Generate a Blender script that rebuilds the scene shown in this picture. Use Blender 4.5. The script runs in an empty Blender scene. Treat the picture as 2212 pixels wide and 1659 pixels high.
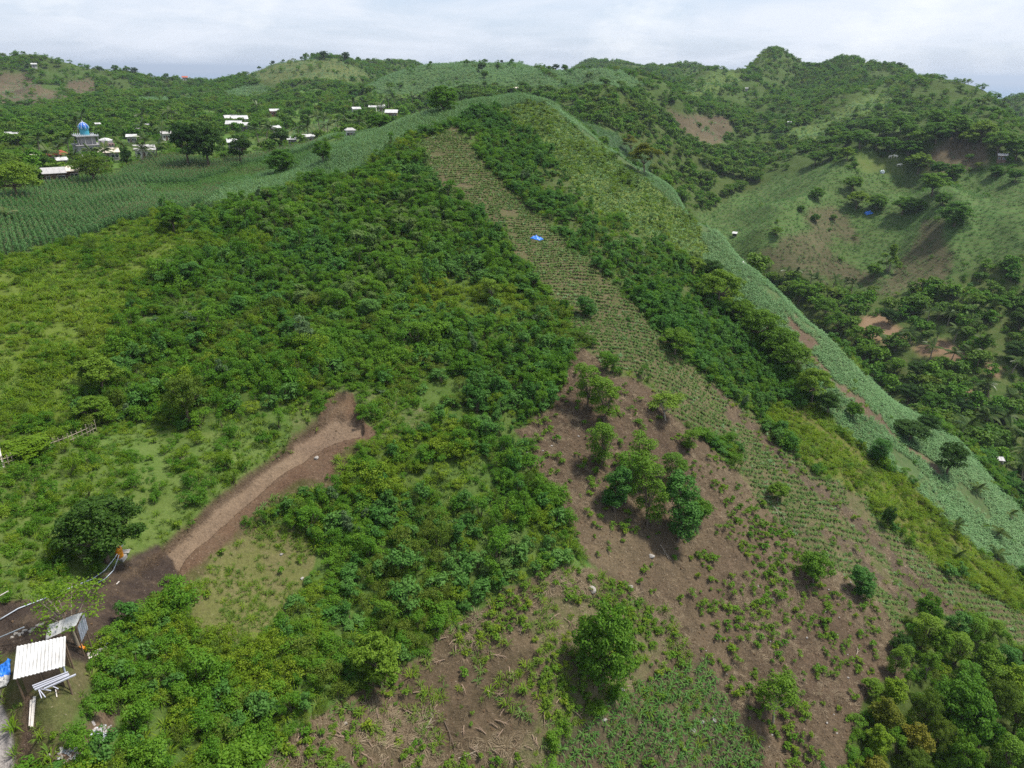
import bpy, bmesh, math, random
import numpy as np
from mathutils import Matrix, Vector

# ------------------------------------------------------------------ camera, world, sun, exposure
sc = bpy.context.scene
F = 1500.0; CU, CV = 1106.0, 829.5            # focal length and centre of the photograph measured on a 2212 x 1659 sheet
PITCH = math.radians(24.24); ROLL = math.radians(0.79); CZ = 230.0
cp, sp, cr, sr = math.cos(PITCH), math.sin(PITCH), math.cos(ROLL), math.sin(ROLL)
cam_d = bpy.data.cameras.new('camera'); cam = bpy.data.objects.new('camera', cam_d)
sc.collection.objects.link(cam); sc.camera = cam
cam_d.sensor_width = 36.0; cam_d.lens = F / 2212.0 * 36.0
cam_d.clip_start = 0.5; cam_d.clip_end = 120000.0
cam.matrix_world = Matrix.Translation((0, 0, CZ)) @ (Matrix.Rotation(math.pi / 2 - PITCH, 4, 'X') @ Matrix.Rotation(ROLL, 4, 'Z'))

SUN_EL, SUN_AZ = math.radians(63), math.radians(76)       # azimuth clockwise from the view direction (+Y)
world = bpy.data.worlds.new('World'); sc.world = world; world.use_nodes = True
def build_world():
    nt = world.node_tree; N = nt.nodes; L = nt.links; N.clear()
    out = N.new('ShaderNodeOutputWorld'); bg = N.new('ShaderNodeBackground'); bg.inputs['Strength'].default_value = 0.1
    sky = N.new('ShaderNodeTexSky'); sky.sky_type = 'NISHITA'; sky.sun_disc = False
    sky.sun_elevation = SUN_EL; sky.sun_rotation = SUN_AZ; sky.altitude = 250; sky.air_density = 1.0; sky.dust_density = 1.6; sky.ozone_density = 1.0
    tc = N.new('ShaderNodeTexCoord')
    sep = N.new('ShaderNodeSeparateXYZ'); L.new(tc.outputs['Generated'], sep.inputs[0])
    # clouds lie on a flat layer: divide the direction by its height so they shrink towards the horizon
    mx = N.new('ShaderNodeMath'); mx.operation = 'ABSOLUTE'; L.new(sep.outputs['Z'], mx.inputs[0])
    ad = N.new('ShaderNodeMath'); ad.inputs[1].default_value = 0.16; L.new(mx.outputs[0], ad.inputs[0])
    dv = N.new('ShaderNodeVectorMath'); dv.operation = 'DIVIDE'; L.new(tc.outputs['Generated'], dv.inputs[0])
    cb = N.new('ShaderNodeCombineXYZ')
    for k in range(3): L.new(ad.outputs[0], cb.inputs[k])
    L.new(cb.outputs[0], dv.inputs[1])
    n1 = N.new('ShaderNodeTexNoise'); n1.inputs['Scale'].default_value = 0.75; n1.inputs['Detail'].default_value = 9; n1.inputs['Roughness'].default_value = 0.62; n1.inputs['Distortion'].default_value = 0.35
    L.new(dv.outputs[0], n1.inputs['Vector'])
    r1 = N.new('ShaderNodeValToRGB'); r1.color_ramp.elements[0].position = 0.42; r1.color_ramp.elements[1].position = 0.62
    r1.color_ramp.elements[0].color = (0.0, 0.0, 0.0, 1); r1.color_ramp.elements[1].color = (1, 1, 1, 1); L.new(n1.outputs['Fac'], r1.inputs[0])
    n2 = N.new('ShaderNodeTexNoise'); n2.inputs['Scale'].default_value = 5.5; n2.inputs['Detail'].default_value = 8; n2.inputs['Roughness'].default_value = 0.6
    mp = N.new('ShaderNodeMapping'); mp.inputs['Scale'].default_value = (1, 1, 2.2); L.new(tc.outputs['Generated'], mp.inputs[0]); L.new(mp.outputs[0], n2.inputs['Vector'])
    r2 = N.new('ShaderNodeValToRGB'); r2.color_ramp.elements[0].position = 0.52; r2.color_ramp.elements[1].position = 0.70; L.new(n2.outputs['Fac'], r2.inputs[0])
    # thin veil everywhere, then soft high cloud, then heaped cloud
    veil = N.new('ShaderNodeMix'); veil.data_type = 'RGBA'; veil.inputs[0].default_value = 0.8
    L.new(sky.outputs[0], veil.inputs[6]); veil.inputs[7].default_value = (2.95, 3.4, 4.2, 1)
    c1 = N.new('ShaderNodeMix'); c1.data_type = 'RGBA'; m1 = N.new('ShaderNodeMath'); m1.operation = 'MULTIPLY'; m1.inputs[1].default_value = 0.85
    L.new(r1.outputs[0], m1.inputs[0]); L.new(m1.outputs[0], c1.inputs[0]); L.new(veil.outputs[2], c1.inputs[6]); c1.inputs[7].default_value = (4.15, 4.4, 4.85, 1)
    c2 = N.new('ShaderNodeMix'); c2.data_type = 'RGBA'; m2 = N.new('ShaderNodeMath'); m2.operation = 'MULTIPLY'; m2.inputs[1].default_value = 0.6
    L.new(r2.outputs[0], m2.inputs[0]); L.new(m2.outputs[0], c2.inputs[0]); L.new(c1.outputs[2], c2.inputs[6]); c2.inputs[7].default_value = (5.1, 5.2, 5.3, 1)
    L.new(c2.outputs[2], bg.inputs[0]); L.new(bg.outputs[0], out.inputs[0])
build_world()
sun_d = bpy.data.lights.new('sun', 'SUN'); sun = bpy.data.objects.new('sun', sun_d); sc.collection.objects.link(sun)
sun_d.energy = 2.9; sun_d.angle = math.radians(8.0); sun_d.color = (1.0, 0.94, 0.83)
sd = Vector((math.sin(SUN_AZ) * math.cos(SUN_EL), math.cos(SUN_AZ) * math.cos(SUN_EL), math.sin(SUN_EL)))
sun.rotation_euler = sd.to_track_quat('Z', 'Y').to_euler(); sun.location = (0, 0, 400)
vs = sc.view_settings; vs.view_transform = 'Standard'; vs.look = 'None'; vs.gamma = 1.0; vs.exposure = 1.12; vs.use_curve_mapping = False
cy = sc.cycles; cy.max_bounces = 4; cy.diffuse_bounces = 2; cy.glossy_bounces = 2; cy.transmission_bounces = 4; cy.volume_bounces = 0; cy.transparent_max_bounces = 4
cy.use_denoising = False; cy.sample_clamp_indirect = 4.0
cy.volume_step_rate = 10.0; cy.use_adaptive_sampling = True; cy.adaptive_threshold = 0.01

rng = np.random.default_rng(7); random.seed(7)
COL = sc.collection

# ------------------------------------------------------------------ helpers
def tag(o, label=None, cat=None, group=None, kind=None):
    if label: o['label'] = label
    if cat: o['category'] = cat
    if group: o['group'] = group
    if kind: o['kind'] = kind
    return o
def link(name, data, parent=None, mat=None):
    o = bpy.data.objects.new(name, data); COL.objects.link(o)
    if parent is not None: o.parent = parent
    if mat is not None and data is not None and not data.materials: data.materials.append(mat)
    return o
def np_mesh(name, v, f, mat=None, tint=None, smooth=False):
    """mesh from arrays; f is an (n,4) or (n,3) int array"""
    m = bpy.data.meshes.new(name); v = np.asarray(v, np.float32); f = np.asarray(f, np.int32)
    k = f.shape[1]; n = len(f)
    m.vertices.add(len(v)); m.vertices.foreach_set('co', v.ravel())
    m.loops.add(n * k); m.loops.foreach_set('vertex_index', f.ravel())
    m.polygons.add(n); m.polygons.foreach_set('loop_start', np.arange(0, n * k, k, dtype=np.int32))
    if smooth: m.polygons.foreach_set('use_smooth', np.ones(n, bool))
    if tint is not None:
        a = m.attributes.new('tint', 'FLOAT', 'POINT'); a.data.foreach_set('value', np.asarray(tint, np.float32))
    m.update(calc_edges=True)
    if mat is not None: m.materials.append(mat)
    return m
class MB:
    """collects simple solids into one mesh"""
    def __init__(s): s.v = []; s.f = []
    def add(s, v, f):
        b = len(s.v); s.v += [tuple(map(float, p)) for p in v]; s.f += [tuple(b + i for i in q) for q in f]; return s
    def box(s, c, d, rz=0.0, tilt=None):
        x, y, z = d[0] / 2, d[1] / 2, d[2] / 2; P = []
        M = Matrix.Rotation(rz, 3, 'Z')
        if tilt: M = M @ Matrix.Rotation(tilt[0], 3, 'X') @ Matrix.Rotation(tilt[1], 3, 'Y')
        for a in (-1, 1):
            for b in (-1, 1):
                for e in (-1, 1): P.append(M @ Vector((a * x, b * y, e * z)) + Vector(c))
        return s.add(P, [(0, 1, 3, 2), (4, 6, 7, 5), (0, 4, 5, 1), (2, 3, 7, 6), (0, 2, 6, 4), (1, 5, 7, 3)])
    def tube(s, pts, rad, n=6, cap=True):
        pts = [Vector(p) for p in pts]; base = len(s.v)
        if not hasattr(rad, '__len__'): rad = [rad] * len(pts)
        for i, p in enumerate(pts):
            d = (pts[min(i + 1, len(pts) - 1)] - pts[max(i - 1, 0)])
            d = d.normalized() if d.length > 1e-6 else Vector((0, 0, 1))
            a = d.orthogonal().normalized() if abs(d.z) < 0.9 else Vector((1, 0, 0)).cross(d).normalized(); b = d.cross(a)
            for k in range(n):
                t = 2 * math.pi * k / n; s.v.append(tuple(p + (a * math.cos(t) + b * math.sin(t)) * rad[i]))
        for i in range(len(pts) - 1):
            for k in range(n):
                k2 = (k + 1) % n; s.f.append((base + i * n + k, base + i * n + k2, base + (i + 1) * n + k2, base + (i + 1) * n + k))
        if cap:
            s.f.append(tuple(base + k for k in reversed(range(n)))); e = base + (len(pts) - 1) * n; s.f.append(tuple(e + k for k in range(n)))
        return s
    def lathe(s, prof, n=20, c=(0, 0, 0)):
        base = len(s.v)
        for r, z in prof:
            for k in range(n):
                t = 2 * math.pi * k / n; s.v.append((c[0] + r * math.cos(t), c[1] + r * math.sin(t), c[2] + z))
        for i in range(len(prof) - 1):
            for k in range(n):
                k2 = (k + 1) % n; s.f.append((base + i * n + k, base + i * n + k2, base + (i + 1) * n + k2, base + (i + 1) * n + k))
        s.f.append(tuple(base + k for k in reversed(range(n)))); e = base + (len(prof) - 1) * n; s.f.append(tuple(e + k for k in range(n)))
        return s
    def mesh(s, name, mat=None, smooth=False):
        m = bpy.data.meshes.new(name); m.from_pydata(s.v, [], s.f); m.update()
        if smooth: m.polygons.foreach_set('use_smooth', [True] * len(m.polygons))
        if mat: m.materials.append(mat)
        return m
    def build(s, name, mat, parent=None, smooth=False): return link(name, s.mesh(name, mat, smooth), parent)

# value noise, vectorised
_perm = rng.permutation(4096); _val = rng.random(4096) * 2 - 1
def vnoise(x, y):
    xi = np.floor(x).astype(np.int64); yi = np.floor(y).astype(np.int64); fx = x - xi; fy = y - yi
    fx = fx * fx * fx * (fx * (fx * 6 - 15) + 10); fy = fy * fy * fy * (fy * (fy * 6 - 15) + 10)
    def h(i, j): return _val[_perm[(i + _perm[j & 4095]) & 4095]]
    a = h(xi, yi); b = h(xi + 1, yi); c = h(xi, yi + 1); d = h(xi + 1, yi + 1)
    return (a * (1 - fx) + b * fx) * (1 - fy) + (c * (1 - fx) + d * fx) * fy
def fbm(x, y, oct=4, gain=0.5):
    s = np.zeros_like(x); a = 1.0; t = 0.0
    for k in range(oct):
        s += a * vnoise(x * 2 ** k + 17.3 * k, y * 2 ** k - 9.1 * k); t += a; a *= gain
    return s / t
def ridged(x, y, oct=4):
    s = np.zeros_like(x); a = 1.0; t = 0.0
    for k in range(oct):
        s += a * (1 - 2 * np.abs(vnoise(x * 2 ** k + 5.3 * k, y * 2 ** k + 3.7 * k))); t += a; a *= 0.5
    return s / t

# ------------------------------------------------------------------ terrain: survey points (sheet u, v and ground distance r) -> height field
def ray(u, v):
    x = (np.asarray(u, float) - CU) / F; y = (CV - np.asarray(v, float)) / F
    X = x * cr - y * sr; yr = x * sr + y * cr
    Y = cp + yr * sp; Z = yr * cp - sp
    return np.arctan2(X, Y), Z / np.hypot(X, Y)
def project(X, Y, Z):
    fwd = Y * cp - Z * sp; up = Y * sp + Z * cp; fwd = np.where(fwd < 0.1, 0.1, fwd)
    a = X / fwd; b = up / fwd
    return CU + F * (a * cr + b * sr), CV - F * (-a * sr + b * cr)
P=[
# near field
(-350,1659,40),(-300,1200,58),(-300,900,82),(-300,700,108),
(0,1659,43),(85,1440,46),(0,1350,54),(0,1150,66),(0,950,82),(0,750,102),(0,620,122),(0,562,131),
(300,1659,40),(300,1440,48),(260,1270,57),(300,1100,68),(300,900,85),(300,700,108),(300,560,131),(320,480,147),
(600,1659,41),(600,1450,48.5),(560,1250,59),(480,1100,66),(600,1000,73),(740,905,80.5),(740,850,85),(600,750,97),(600,600,118),(560,440,153),
(860,1659,41),(860,1450,49),(860,1250,58),(860,1050,70),(860,850,86),(860,650,109),(860,450,145),(850,310,185),
(1160,1659,42.5),(1160,1450,50),(1160,1300,57),(1160,1100,68.5),(1160,900,84),(1160,700,105),(1160,515,134),(1150,380,168),(1130,280,200),(1115,225,218),
(1450,1659,49),(1450,1450,59),(1450,1250,70),(1450,1050,83),(1450,850,101),(1420,650,126),(1380,500,155),(1320,380,182),(1255,290,206),
(1800,1659,62),(1800,1450,73),(1800,1250,87),(1800,1050,105),(1750,900,121),(1650,750,139),(1560,600,163),(1470,480,184),
(2212,1659,84),(2212,1450,103),(2212,1300,122),(2100,1100,138),(1950,950,143),
# right limb of main hill (contour)
(1185,226,222),(1271,291,214),(1344,338,206),(1454,416,196),(1553,505,187),(1637,592,179),(1716,673,172),(1820,772,166),(1909,848,161),(1990,908,158),(2081,977,156),(2150,1070,152),(2212,1152,150),(2500,1400,140),(2500,1700,100),
# left plateau
(0,545,136),(0,430,186),(0,380,226),(0,305,350),(0,255,480),(0,225,600),
(200,480,158),(200,400,205),(190,330,290),(190,270,410),(190,225,560),
(400,432,176),(400,360,225),(400,300,310),(400,240,460),(400,205,640),
(560,380,205),(560,320,275),(560,270,370),(560,230,480),(560,190,680),
(700,318,262),(700,280,330),(700,235,450),(720,200,560),
(850,262,340),(850,225,450),(900,200,500),
(1000,213,430),(1080,203,450),
# crest skyline main hill top
(640,364,196),(714,325,200),(792,296,207),(871,267,212),(949,244,216),(1027,225,220),(1106,212,224),(1140,213,225),
# far skyline left
(0,138,850),(15,136,850),(75,147,860),(125,145,860),(155,156,870),(198,165,880),(238,154,800),(288,154,800),(313,163,800),(351,166,820),(401,175,900),(446,181,950),(476,178,850),(501,167,800),(553,148,760),
(60,190,700),(150,195,700),(300,195,680),
(596,138,740),(636,134,730),(688,130,720),(730,131,720),(760,141,720),(640,165,660),(700,160,650),(780,195,590),
(818,137,900),(894,140,900),
(818,172,545),(871,152,555),(923,139,570),(975,137,580),(1028,135,590),(1106,135,600),(1153,149,560),(950,170,520),(1080,165,520),
(1180,152,560),(1245,152,560),(1344,157,540),(1200,190,480),(1300,185,470),(1380,180,500),
(1250,152,1000),(1297,134,1050),(1349,137,1050),(1402,140,1050),(1454,141,1050),(1506,145,1050),(1538,143,1050),(1560,156,1050),(1420,175,850),(1500,180,820),
# valley between main hill and middle
(1240,235,380),(1300,260,350),(1330,220,420),(1400,300,360),(1400,240,440),(1480,330,390),(1520,400,360),(1600,390,400),(1560,300,480),(1500,230,560),(1450,205,640),
# right mid hills
(1519,163,720),(1551,156,730),(1585,156,740),(1480,184,690),(1600,200,660),(1640,260,560),(1700,300,500),
(1637,138,860),(1663,124,880),(1687,117,890),(1705,126,890),(1734,143,900),(1752,147,900),(1773,143,880),(1804,133,880),(1836,127,880),(1854,137,880),(1867,146,870),(1911,144,850),(1951,144,840),(1969,152,830),(1985,168,800),(2003,184,780),(2024,199,760),(2055,222,730),(2071,232,700),
(1690,190,720),(1800,190,690),(1750,230,620),(1880,195,640),(1900,230,560),(1960,240,540),(1820,270,520),(2020,250,530),
# right near hill
(1750,330,450),(1700,400,390),(1680,480,340),(1640,480,345),(1650,540,310),(1750,560,305),
(1850,300,470),(1900,330,440),(1960,310,440),(2060,280,460),(2150,290,440),(2212,300,450),
(1850,380,400),(1950,380,395),(2010,420,375),(2060,440,365),(2150,400,385),(2212,420,370),
(1850,480,350),(1960,480,345),(2060,500,335),(2160,520,330),(2212,560,315),
(1850,600,300),(1960,600,298),(2060,620,290),(1760,650,275),(1860,700,262),(1960,720,258),(2060,740,255),(2160,700,272),(2212,660,290),
(1950,800,238),(2060,840,232),(2160,820,242),(2212,800,252),(2060,930,212),(2160,960,210),(2212,1000,205),(2400,1000,215),(2400,700,290),(2400,450,380),
(2134,237,640),(2186,263,600),(2212,279,590),(2128,232,900),(2160,216,920),(2189,204,930),(2212,203,930),(2300,200,930),
(2011,188,2300),(2050,188,2300),(2089,191,2300),(2105,205,2250),(2134,210,2250),(2149,208,2250),(2180,212,2250),
]
# hidden: (u at horizon, r, z rel cam)
Hd=[]
Hd+=[(-300,1300,-60),(0,1300,-60),(200,1250,-80),(400,1300,-150),(600,1200,-90),(800,1400,-60),(1000,900,-40),(1100,900,-50),(1250,760,-45),(1350,760,-60),(1450,1400,-80),(1300,1500,-80),(1550,1400,-100),(1600,900,-70),(1540,850,-60),
(1690,1300,-120),(1840,1300,-130),(1960,1200,-150),(2060,1100,-150),(2150,760,-110),(2212,760,-110),(2060,1500,-190),(2150,1400,-190),(2300,1400,-180),(2400,620,-60),(2500,900,-30),(2600,450,-70),
(650,1000,-60),(900,720,-45),(2080,2900,-240),(1500,2500,-225),(1000,2500,-225),(500,2500,-225),(0,2500,-225),(-400,2500,-225),(2600,2500,-225),(1700,2500,-230),
(0,5000,-300),(700,5000,-300),(1400,5000,-300),(2200,5000,-300),(2800,5000,-300),(-600,5000,-300),
(-500,150,-28),(-500,300,-26),(-500,600,-15),(-500,850,0),(2700,250,-95),(2700,160,-84),
(1300,270,-25),(1400,260,-50),(1500,260,-66),(1600,250,-82),(1700,230,-90),(1850,215,-94),(2000,200,-96),
(700,235,-20),(800,250,-22),(900,260,-22),(1000,270,-22),(1100,280,-20),(1180,290,-25),(900,340,-25),(1050,360,-22),
(300,22,-40),(1106,22,-63),(1900,25,-85),(-300,22,-36),(2500,40,-85)]
def fit():
    az, t = ray([p[0] for p in P], [p[1] for p in P]); r = np.array([p[2] for p in P], float)
    a2, _ = ray([h[0] for h in Hd], [154] * len(Hd)); r2 = np.array([h[1] for h in Hd], float); t2 = np.array([h[2] for h in Hd]) / r2
    A_, R_, T_ = np.concatenate([az, a2]), np.concatenate([r, r2]), np.concatenate([t, t2])
    Q = np.stack([A_ * 3.0, np.log(R_)], 1); n = len(Q)
    k = lambda d2: 0.5 * d2 * np.log(d2 + 1e-12)
    M = np.zeros((n + 3, n + 3)); M[:n, :n] = k(((Q[:, None] - Q[None]) ** 2).sum(-1)) + np.eye(n) * 5e-5
    M[:n, n] = 1; M[:n, n + 1:] = Q; M[n, :n] = 1; M[n + 1:, :n] = Q.T
    W = np.linalg.solve(M, np.concatenate([T_, [0, 0, 0]]))
    def surf(a, lr):
        a = a.ravel() * 3.0; lr = lr.ravel(); out = np.empty(a.size)
        for s in range(0, a.size, 16000):
            d2 = (a[s:s + 16000, None] - Q[None, :, 0]) ** 2 + (lr[s:s + 16000, None] - Q[None, :, 1]) ** 2
            out[s:s + 16000] = k(d2) @ W[:n] + W[n] + W[n + 1] * a[s:s + 16000] + W[n + 2] * lr[s:s + 16000]
        return out
    return surf
surf = fit()
azs = np.concatenate([np.radians(np.linspace(-85, -48.5, 22)), np.radians(np.arange(-48, -33, 0.15)), np.radians(np.arange(-33, -8, 0.1)), np.radians(np.arange(-8, 48.01, 0.15)), np.radians(np.linspace(48.5, 85, 22))])
lrs = np.concatenate([np.linspace(math.log(9), math.log(36), 22)[:-1], np.arange(math.log(36), math.log(54), 0.0062), np.arange(math.log(54), math.log(92), 0.0036), np.arange(math.log(92), math.log(310), 0.0062), np.arange(math.log(310), math.log(1150), 0.0068), np.linspace(math.log(1150), math.log(4800), 75)[1:]])
NA, NR = len(azs), len(lrs); RR = np.exp(lrs)
def coarse_T():
    ca = np.linspace(azs[0], azs[-1], 420); cl = np.linspace(lrs[0], lrs[-1], 330)
    G = surf(np.repeat(np.clip(ca, -0.95, 0.95), len(cl)), np.tile(cl, len(ca))).reshape(len(ca), len(cl))
    fa = np.interp(azs, ca, np.arange(len(ca))); fl = np.interp(lrs, cl, np.arange(len(cl)))
    ia = np.minimum(fa.astype(int), len(ca) - 2); il = np.minimum(fl.astype(int), len(cl) - 2); wa = (fa - ia)[:, None]; wl = (fl - il)[None]
    g = lambda i, j: G[np.ix_(i, j)]
    return g(ia, il) * (1 - wa) * (1 - wl) + g(ia + 1, il) * wa * (1 - wl) + g(ia, il + 1) * (1 - wa) * wl + g(ia + 1, il + 1) * wa * wl
TT = coarse_T()
GX = np.sin(azs)[:, None] * RR[None]; GY = np.cos(azs)[:, None] * RR[None]; GZ = TT * RR[None]
def sstep(a, b, x): t = np.clip((x - a) / (b - a), 0, 1); return t * t * (3 - 2 * t)
RG = np.broadcast_to(RR[None], GX.shape); AZG = np.broadcast_to(azs[:, None], GX.shape)
far = sstep(270, 560, RG)
plain = sstep(-0.02, -0.12, AZG) * (1 - sstep(560, 720, RG))            # the village plain stays flat
relief = far * (1 - 0.85 * plain) * (1 - sstep(2400, 3200, RG))
GZ = GZ + relief * (ridged(GX / 150, GY / 150, 4) * 13.0 - 4.5) * (0.45 + 0.55 * sstep(500, 900, RG))
rightvale = sstep(0.12, 0.3, AZG) * sstep(200, 330, RG) * (1 - sstep(560, 700, RG))
GZ = GZ + rightvale * ridged(GX / 70 + 3, GY / 70, 3) * 6.0 - rightvale * 1.5
near = 1 - sstep(230, 300, RG); rightslope = sstep(.0, .25, AZG)
GZ = GZ + near * (fbm(GX / 14, GY / 14, 3) * 0.9 + fbm(GX / 3.0, GY / 3.0, 3) * 0.22 * (1 - sstep(120, 220, RG)))

GZB = GZ.copy()
def base_hit(u, v, r0, r1):
    a, t = ray(u, v); ia = int(np.argmin(np.abs(azs - float(a)))); k = (RR >= r0) & (RR <= r1); col = GZB[ia] / RR; ks = np.nonzero(k & (col >= float(t)))[0]
    j = ks[0] if len(ks) else np.nonzero(k)[0][np.argmax(col[k])]; return RR[j] * math.sin(azs[ia]), RR[j] * math.cos(azs[ia])
def spur(line, width, height, r0, r1):
    """raise (or lower) the ground along a line of survey points"""
    global GZ
    W = [base_hit(u, v, r0, r1) for u, v in line]; best = np.full(GX.shape, 1e9)
    for (x0, y0), (x1, y1) in zip(W[:-1], W[1:]):
        dx, dy = x1 - x0, y1 - y0; t = np.clip(((GX - x0) * dx + (GY - y0) * dy) / (dx * dx + dy * dy + 1e-9), 0, 1); best = np.minimum(best, np.hypot(GX - x0 - t * dx, GY - y0 - t * dy))
    best = best + fbm(GX / 30, GY / 30, 2) * width * .3
    GZ = GZ + height * np.exp(-np.abs(best / width) ** 1.25) * (RG > r0 * .9) * (RG < r1 * 1.15)
for q in [([(1900, 345), (1800, 420), (1700, 500), (1650, 560)], 24, 14, 260, 480), ([(2010, 380), (2036, 474), (2045, 600)], 22, 13, 260, 480), ([(2120, 320), (2160, 420), (2190, 540)], 22, 9, 260, 480), ([(1960, 430), (1950, 520), (1930, 600)], 18, -7, 260, 480), ([(2100, 440), (2120, 540), (2110, 620)], 18, -7, 260, 480), ([(1790, 460), (1800, 540), (1800, 620)], 18, -5, 260, 420), ([(1330, 225), (1400, 262), (1470, 320)], 20, 7, 300, 520), ([(1540, 175), (1490, 200), (1450, 245)], 32, 9, 420, 800), ([(1590, 170), (1640, 225), (1660, 275)], 32, 9, 420, 800),
    ([(1687, 128), (1700, 180), (1690, 240)], 34, 10, 520, 920), ([(1836, 136), (1820, 190), (1775, 255)], 36, 10, 480, 920), ([(1745, 158), (1740, 210), (1700, 280)], 34, -12, 480, 920), ([(1905, 205), (1850, 228), (1700, 292)], 30, 9, 400, 720), ([(1880, 160), (1890, 190), (1840, 215)], 26, -8, 520, 900), ([(1441, 228), (1510, 262), (1590, 300)], 26, 8, 350, 700), ([(1400, 205), (1440, 280), (1500, 380)], 24, -8, 330, 700),
    ([(60, 150), (80, 190), (110, 215)], 30, 8, 520, 900), ([(560, 185), (530, 205), (500, 212)], 30, 7, 420, 760), ([(1300, 165), (1320, 190), (1290, 215)], 24, 6, 400, 620), ([(1240, 160), (1250, 190), (1230, 215)], 22, -5, 400, 620)]: spur(*q)

def pull_to_survey():
    """bring the folded far ground back to the surveyed ridge lines"""
    global GZ
    Q = [p for p in P if p[2] > 500]; a, t = ray([p[0] for p in Q], [p[1] for p in Q]); num = np.zeros(GX.shape); den = np.zeros(GX.shape) + .35
    for ai, ti, (u, v, r) in zip(a, t, Q):
        ia = int(np.argmin(np.abs(azs - ai))); il = int(np.argmin(np.abs(RR - r))); res = ti * r - GZ[ia, il] - (7.0 if 1960 < u < 2230 and r > 680 else 2.5 if r > 650 else .8)
        i0, i1 = np.searchsorted(azs, (ai - .09, ai + .09)); w = np.exp(-((azs[i0:i1, None] - ai) / .028) ** 2 - ((lrs[None] - math.log(r)) / .10) ** 2); num[i0:i1] += w * res; den[i0:i1] += w
    GZ = GZ + num / den
pull_to_survey()
def inpoly(u, v, poly):
    poly = np.asarray(poly, float); x, y = poly[:, 0], poly[:, 1]
    res = np.zeros(u.shape, bool)
    bb = (u >= x.min()) & (u <= x.max()) & (v >= y.min()) & (v <= y.max())
    uu, vv = u[bb], v[bb]; ins = np.zeros(uu.shape, bool); j = len(x) - 1
    for i in range(len(x)):
        c = ((y[i] > vv) != (y[j] > vv)) & (uu < (x[j] - x[i]) * (vv - y[i]) / (y[j] - y[i] + 1e-12) + x[i]); ins ^= c; j = i
    res[bb] = ins; return res
GU, GV = project(GX, GY, GZ)
jit = np.clip((GV - 180) / 500, 0.12, 1.0)
JU = GU + jit * (fbm(GX / 5, GY / 5, 3) * 26); JV = GV + jit * (fbm(GX / 5 + 50, GY / 5 + 50, 3) * 20)

# the bulldozed track is cut into the slope
TRACK = [(375, 1240), (340, 1262), (290, 1240), (330, 1200), (424, 1122), (514, 1047), (594, 977), (645, 930), (690, 900), (730, 890), (768, 896), (790, 918), (785, 938), (745, 946), (712, 956), (676, 972), (632, 1004), (566, 1064), (486, 1130), (408, 1200)]
SPILL = [(640, 945), (690, 898), (732, 850), (770, 856), (786, 898), (808, 925), (802, 950), (755, 962), (725, 980), (726, 1004), (706, 1026), (650, 1040), (575, 1108), (490, 1176), (430, 1225), (380, 1262), (372, 1230), (560, 1066)]
MUD = [(-60, 1310), (120, 1290), (190, 1240), (260, 1222), (330, 1180), (372, 1190), (380, 1225), (345, 1290), (262, 1370), (215, 1425), (180, 1440), (60, 1400), (-60, 1415)]
nearmask = RG < 110
def soft(mask, n=1):
    m = mask.astype(float)
    for _ in range(n):
        m[1:-1, 1:-1] = (m[1:-1, 1:-1] * 2 + m[:-2, 1:-1] + m[2:, 1:-1] + m[1:-1, :-2] + m[1:-1, 2:]) / 6
    return m
KU, KV = GU + .45 * (JU - GU), GV + .45 * (JV - GV)
tr = inpoly(KU, KV, TRACK) & nearmask; spl = inpoly(JU, JV, SPILL) & nearmask
end = inpoly(GU, GV, [(640, 950), (690, 898), (732, 850), (770, 856), (786, 898), (745, 930), (690, 945)]) & nearmask
mudm = inpoly(JU, JV, MUD) & nearmask
cut = soft(tr, 2) * 0.85 + soft(end, 2) * .45 + soft(mudm, 4) * 0.15 - soft(spl & ~end & ~tr, 5) * 0.25
ra_ = math.radians(52); along_ = GX * math.cos(ra_) + GY * math.sin(ra_); across_ = -GX * math.sin(ra_) + GY * math.cos(ra_)
rut = soft(mudm, 2) * fbm(GX / 0.9, GY / 0.9, 3) * 0.2 + soft(tr, 2) * (fbm(along_ / 9, across_ / .45, 3) * 0.14 + fbm(GX / .8, GY / .8, 2) * .05)
GZ = GZ - cut + rut

# ------------------------------------------------------------------ land cover
CL = {}
def cid(n): return CL.setdefault(n, len(CL))
cls = np.full(GX.shape, cid('scrub'))
def paint(name, poly, r0=0, r1=9000, jitter=True):
    m = inpoly(JU if jitter else GU, JV if jitter else GV, poly) & (RG >= r0) & (RG <= r1)
    cls[m] = cid(name)
cls[(RG > 232)] = cid('farscrub')
paint('village', [(-1500, 640), (0, 552), (340, 462), (531, 426), (669, 392), (753, 371), (810, 321), (884, 280), (975, 251), (1075, 222), (1075, 100), (-1500, 100)], 120, 620)
cls[(cls == CL['village']) & (GZ > -12)] = cid('farscrub')
W0, W1 = 0, 240
paint('yellow', [(-1500, 640), (0, 562), (150, 525), (340, 462), (400, 470), (425, 520), (330, 600), (262, 700), (232, 830), (150, 900), (0, 930), (-1500, 980)], W0, W1)
paint('meadow', [(-1500, 960), (0, 925), (130, 930), (300, 915), (450, 930), (600, 960), (640, 950), (560, 1010), (480, 1080), (400, 1150), (320, 1220), (200, 1245), (0, 1310), (-1500, 1330)], W0, W1)
paint('thin', [(640, 870), (720, 830), (830, 850), (950, 900), (900, 960), (800, 960), (640, 960)], W0, W1)
paint('verge', [(810, 950), (770, 985), (735, 1035), (660, 1065), (590, 1130), (510, 1195), (440, 1245), (390, 1285), (350, 1290), (380, 1240), (560, 1090), (720, 960), (780, 900)], W0, W1)
paint('clearing', [(480, 1170), (600, 1150), (690, 1160), (685, 1200), (640, 1270), (610, 1340), (560, 1400), (450, 1395), (400, 1340), (430, 1260)], W0, W1)
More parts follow.
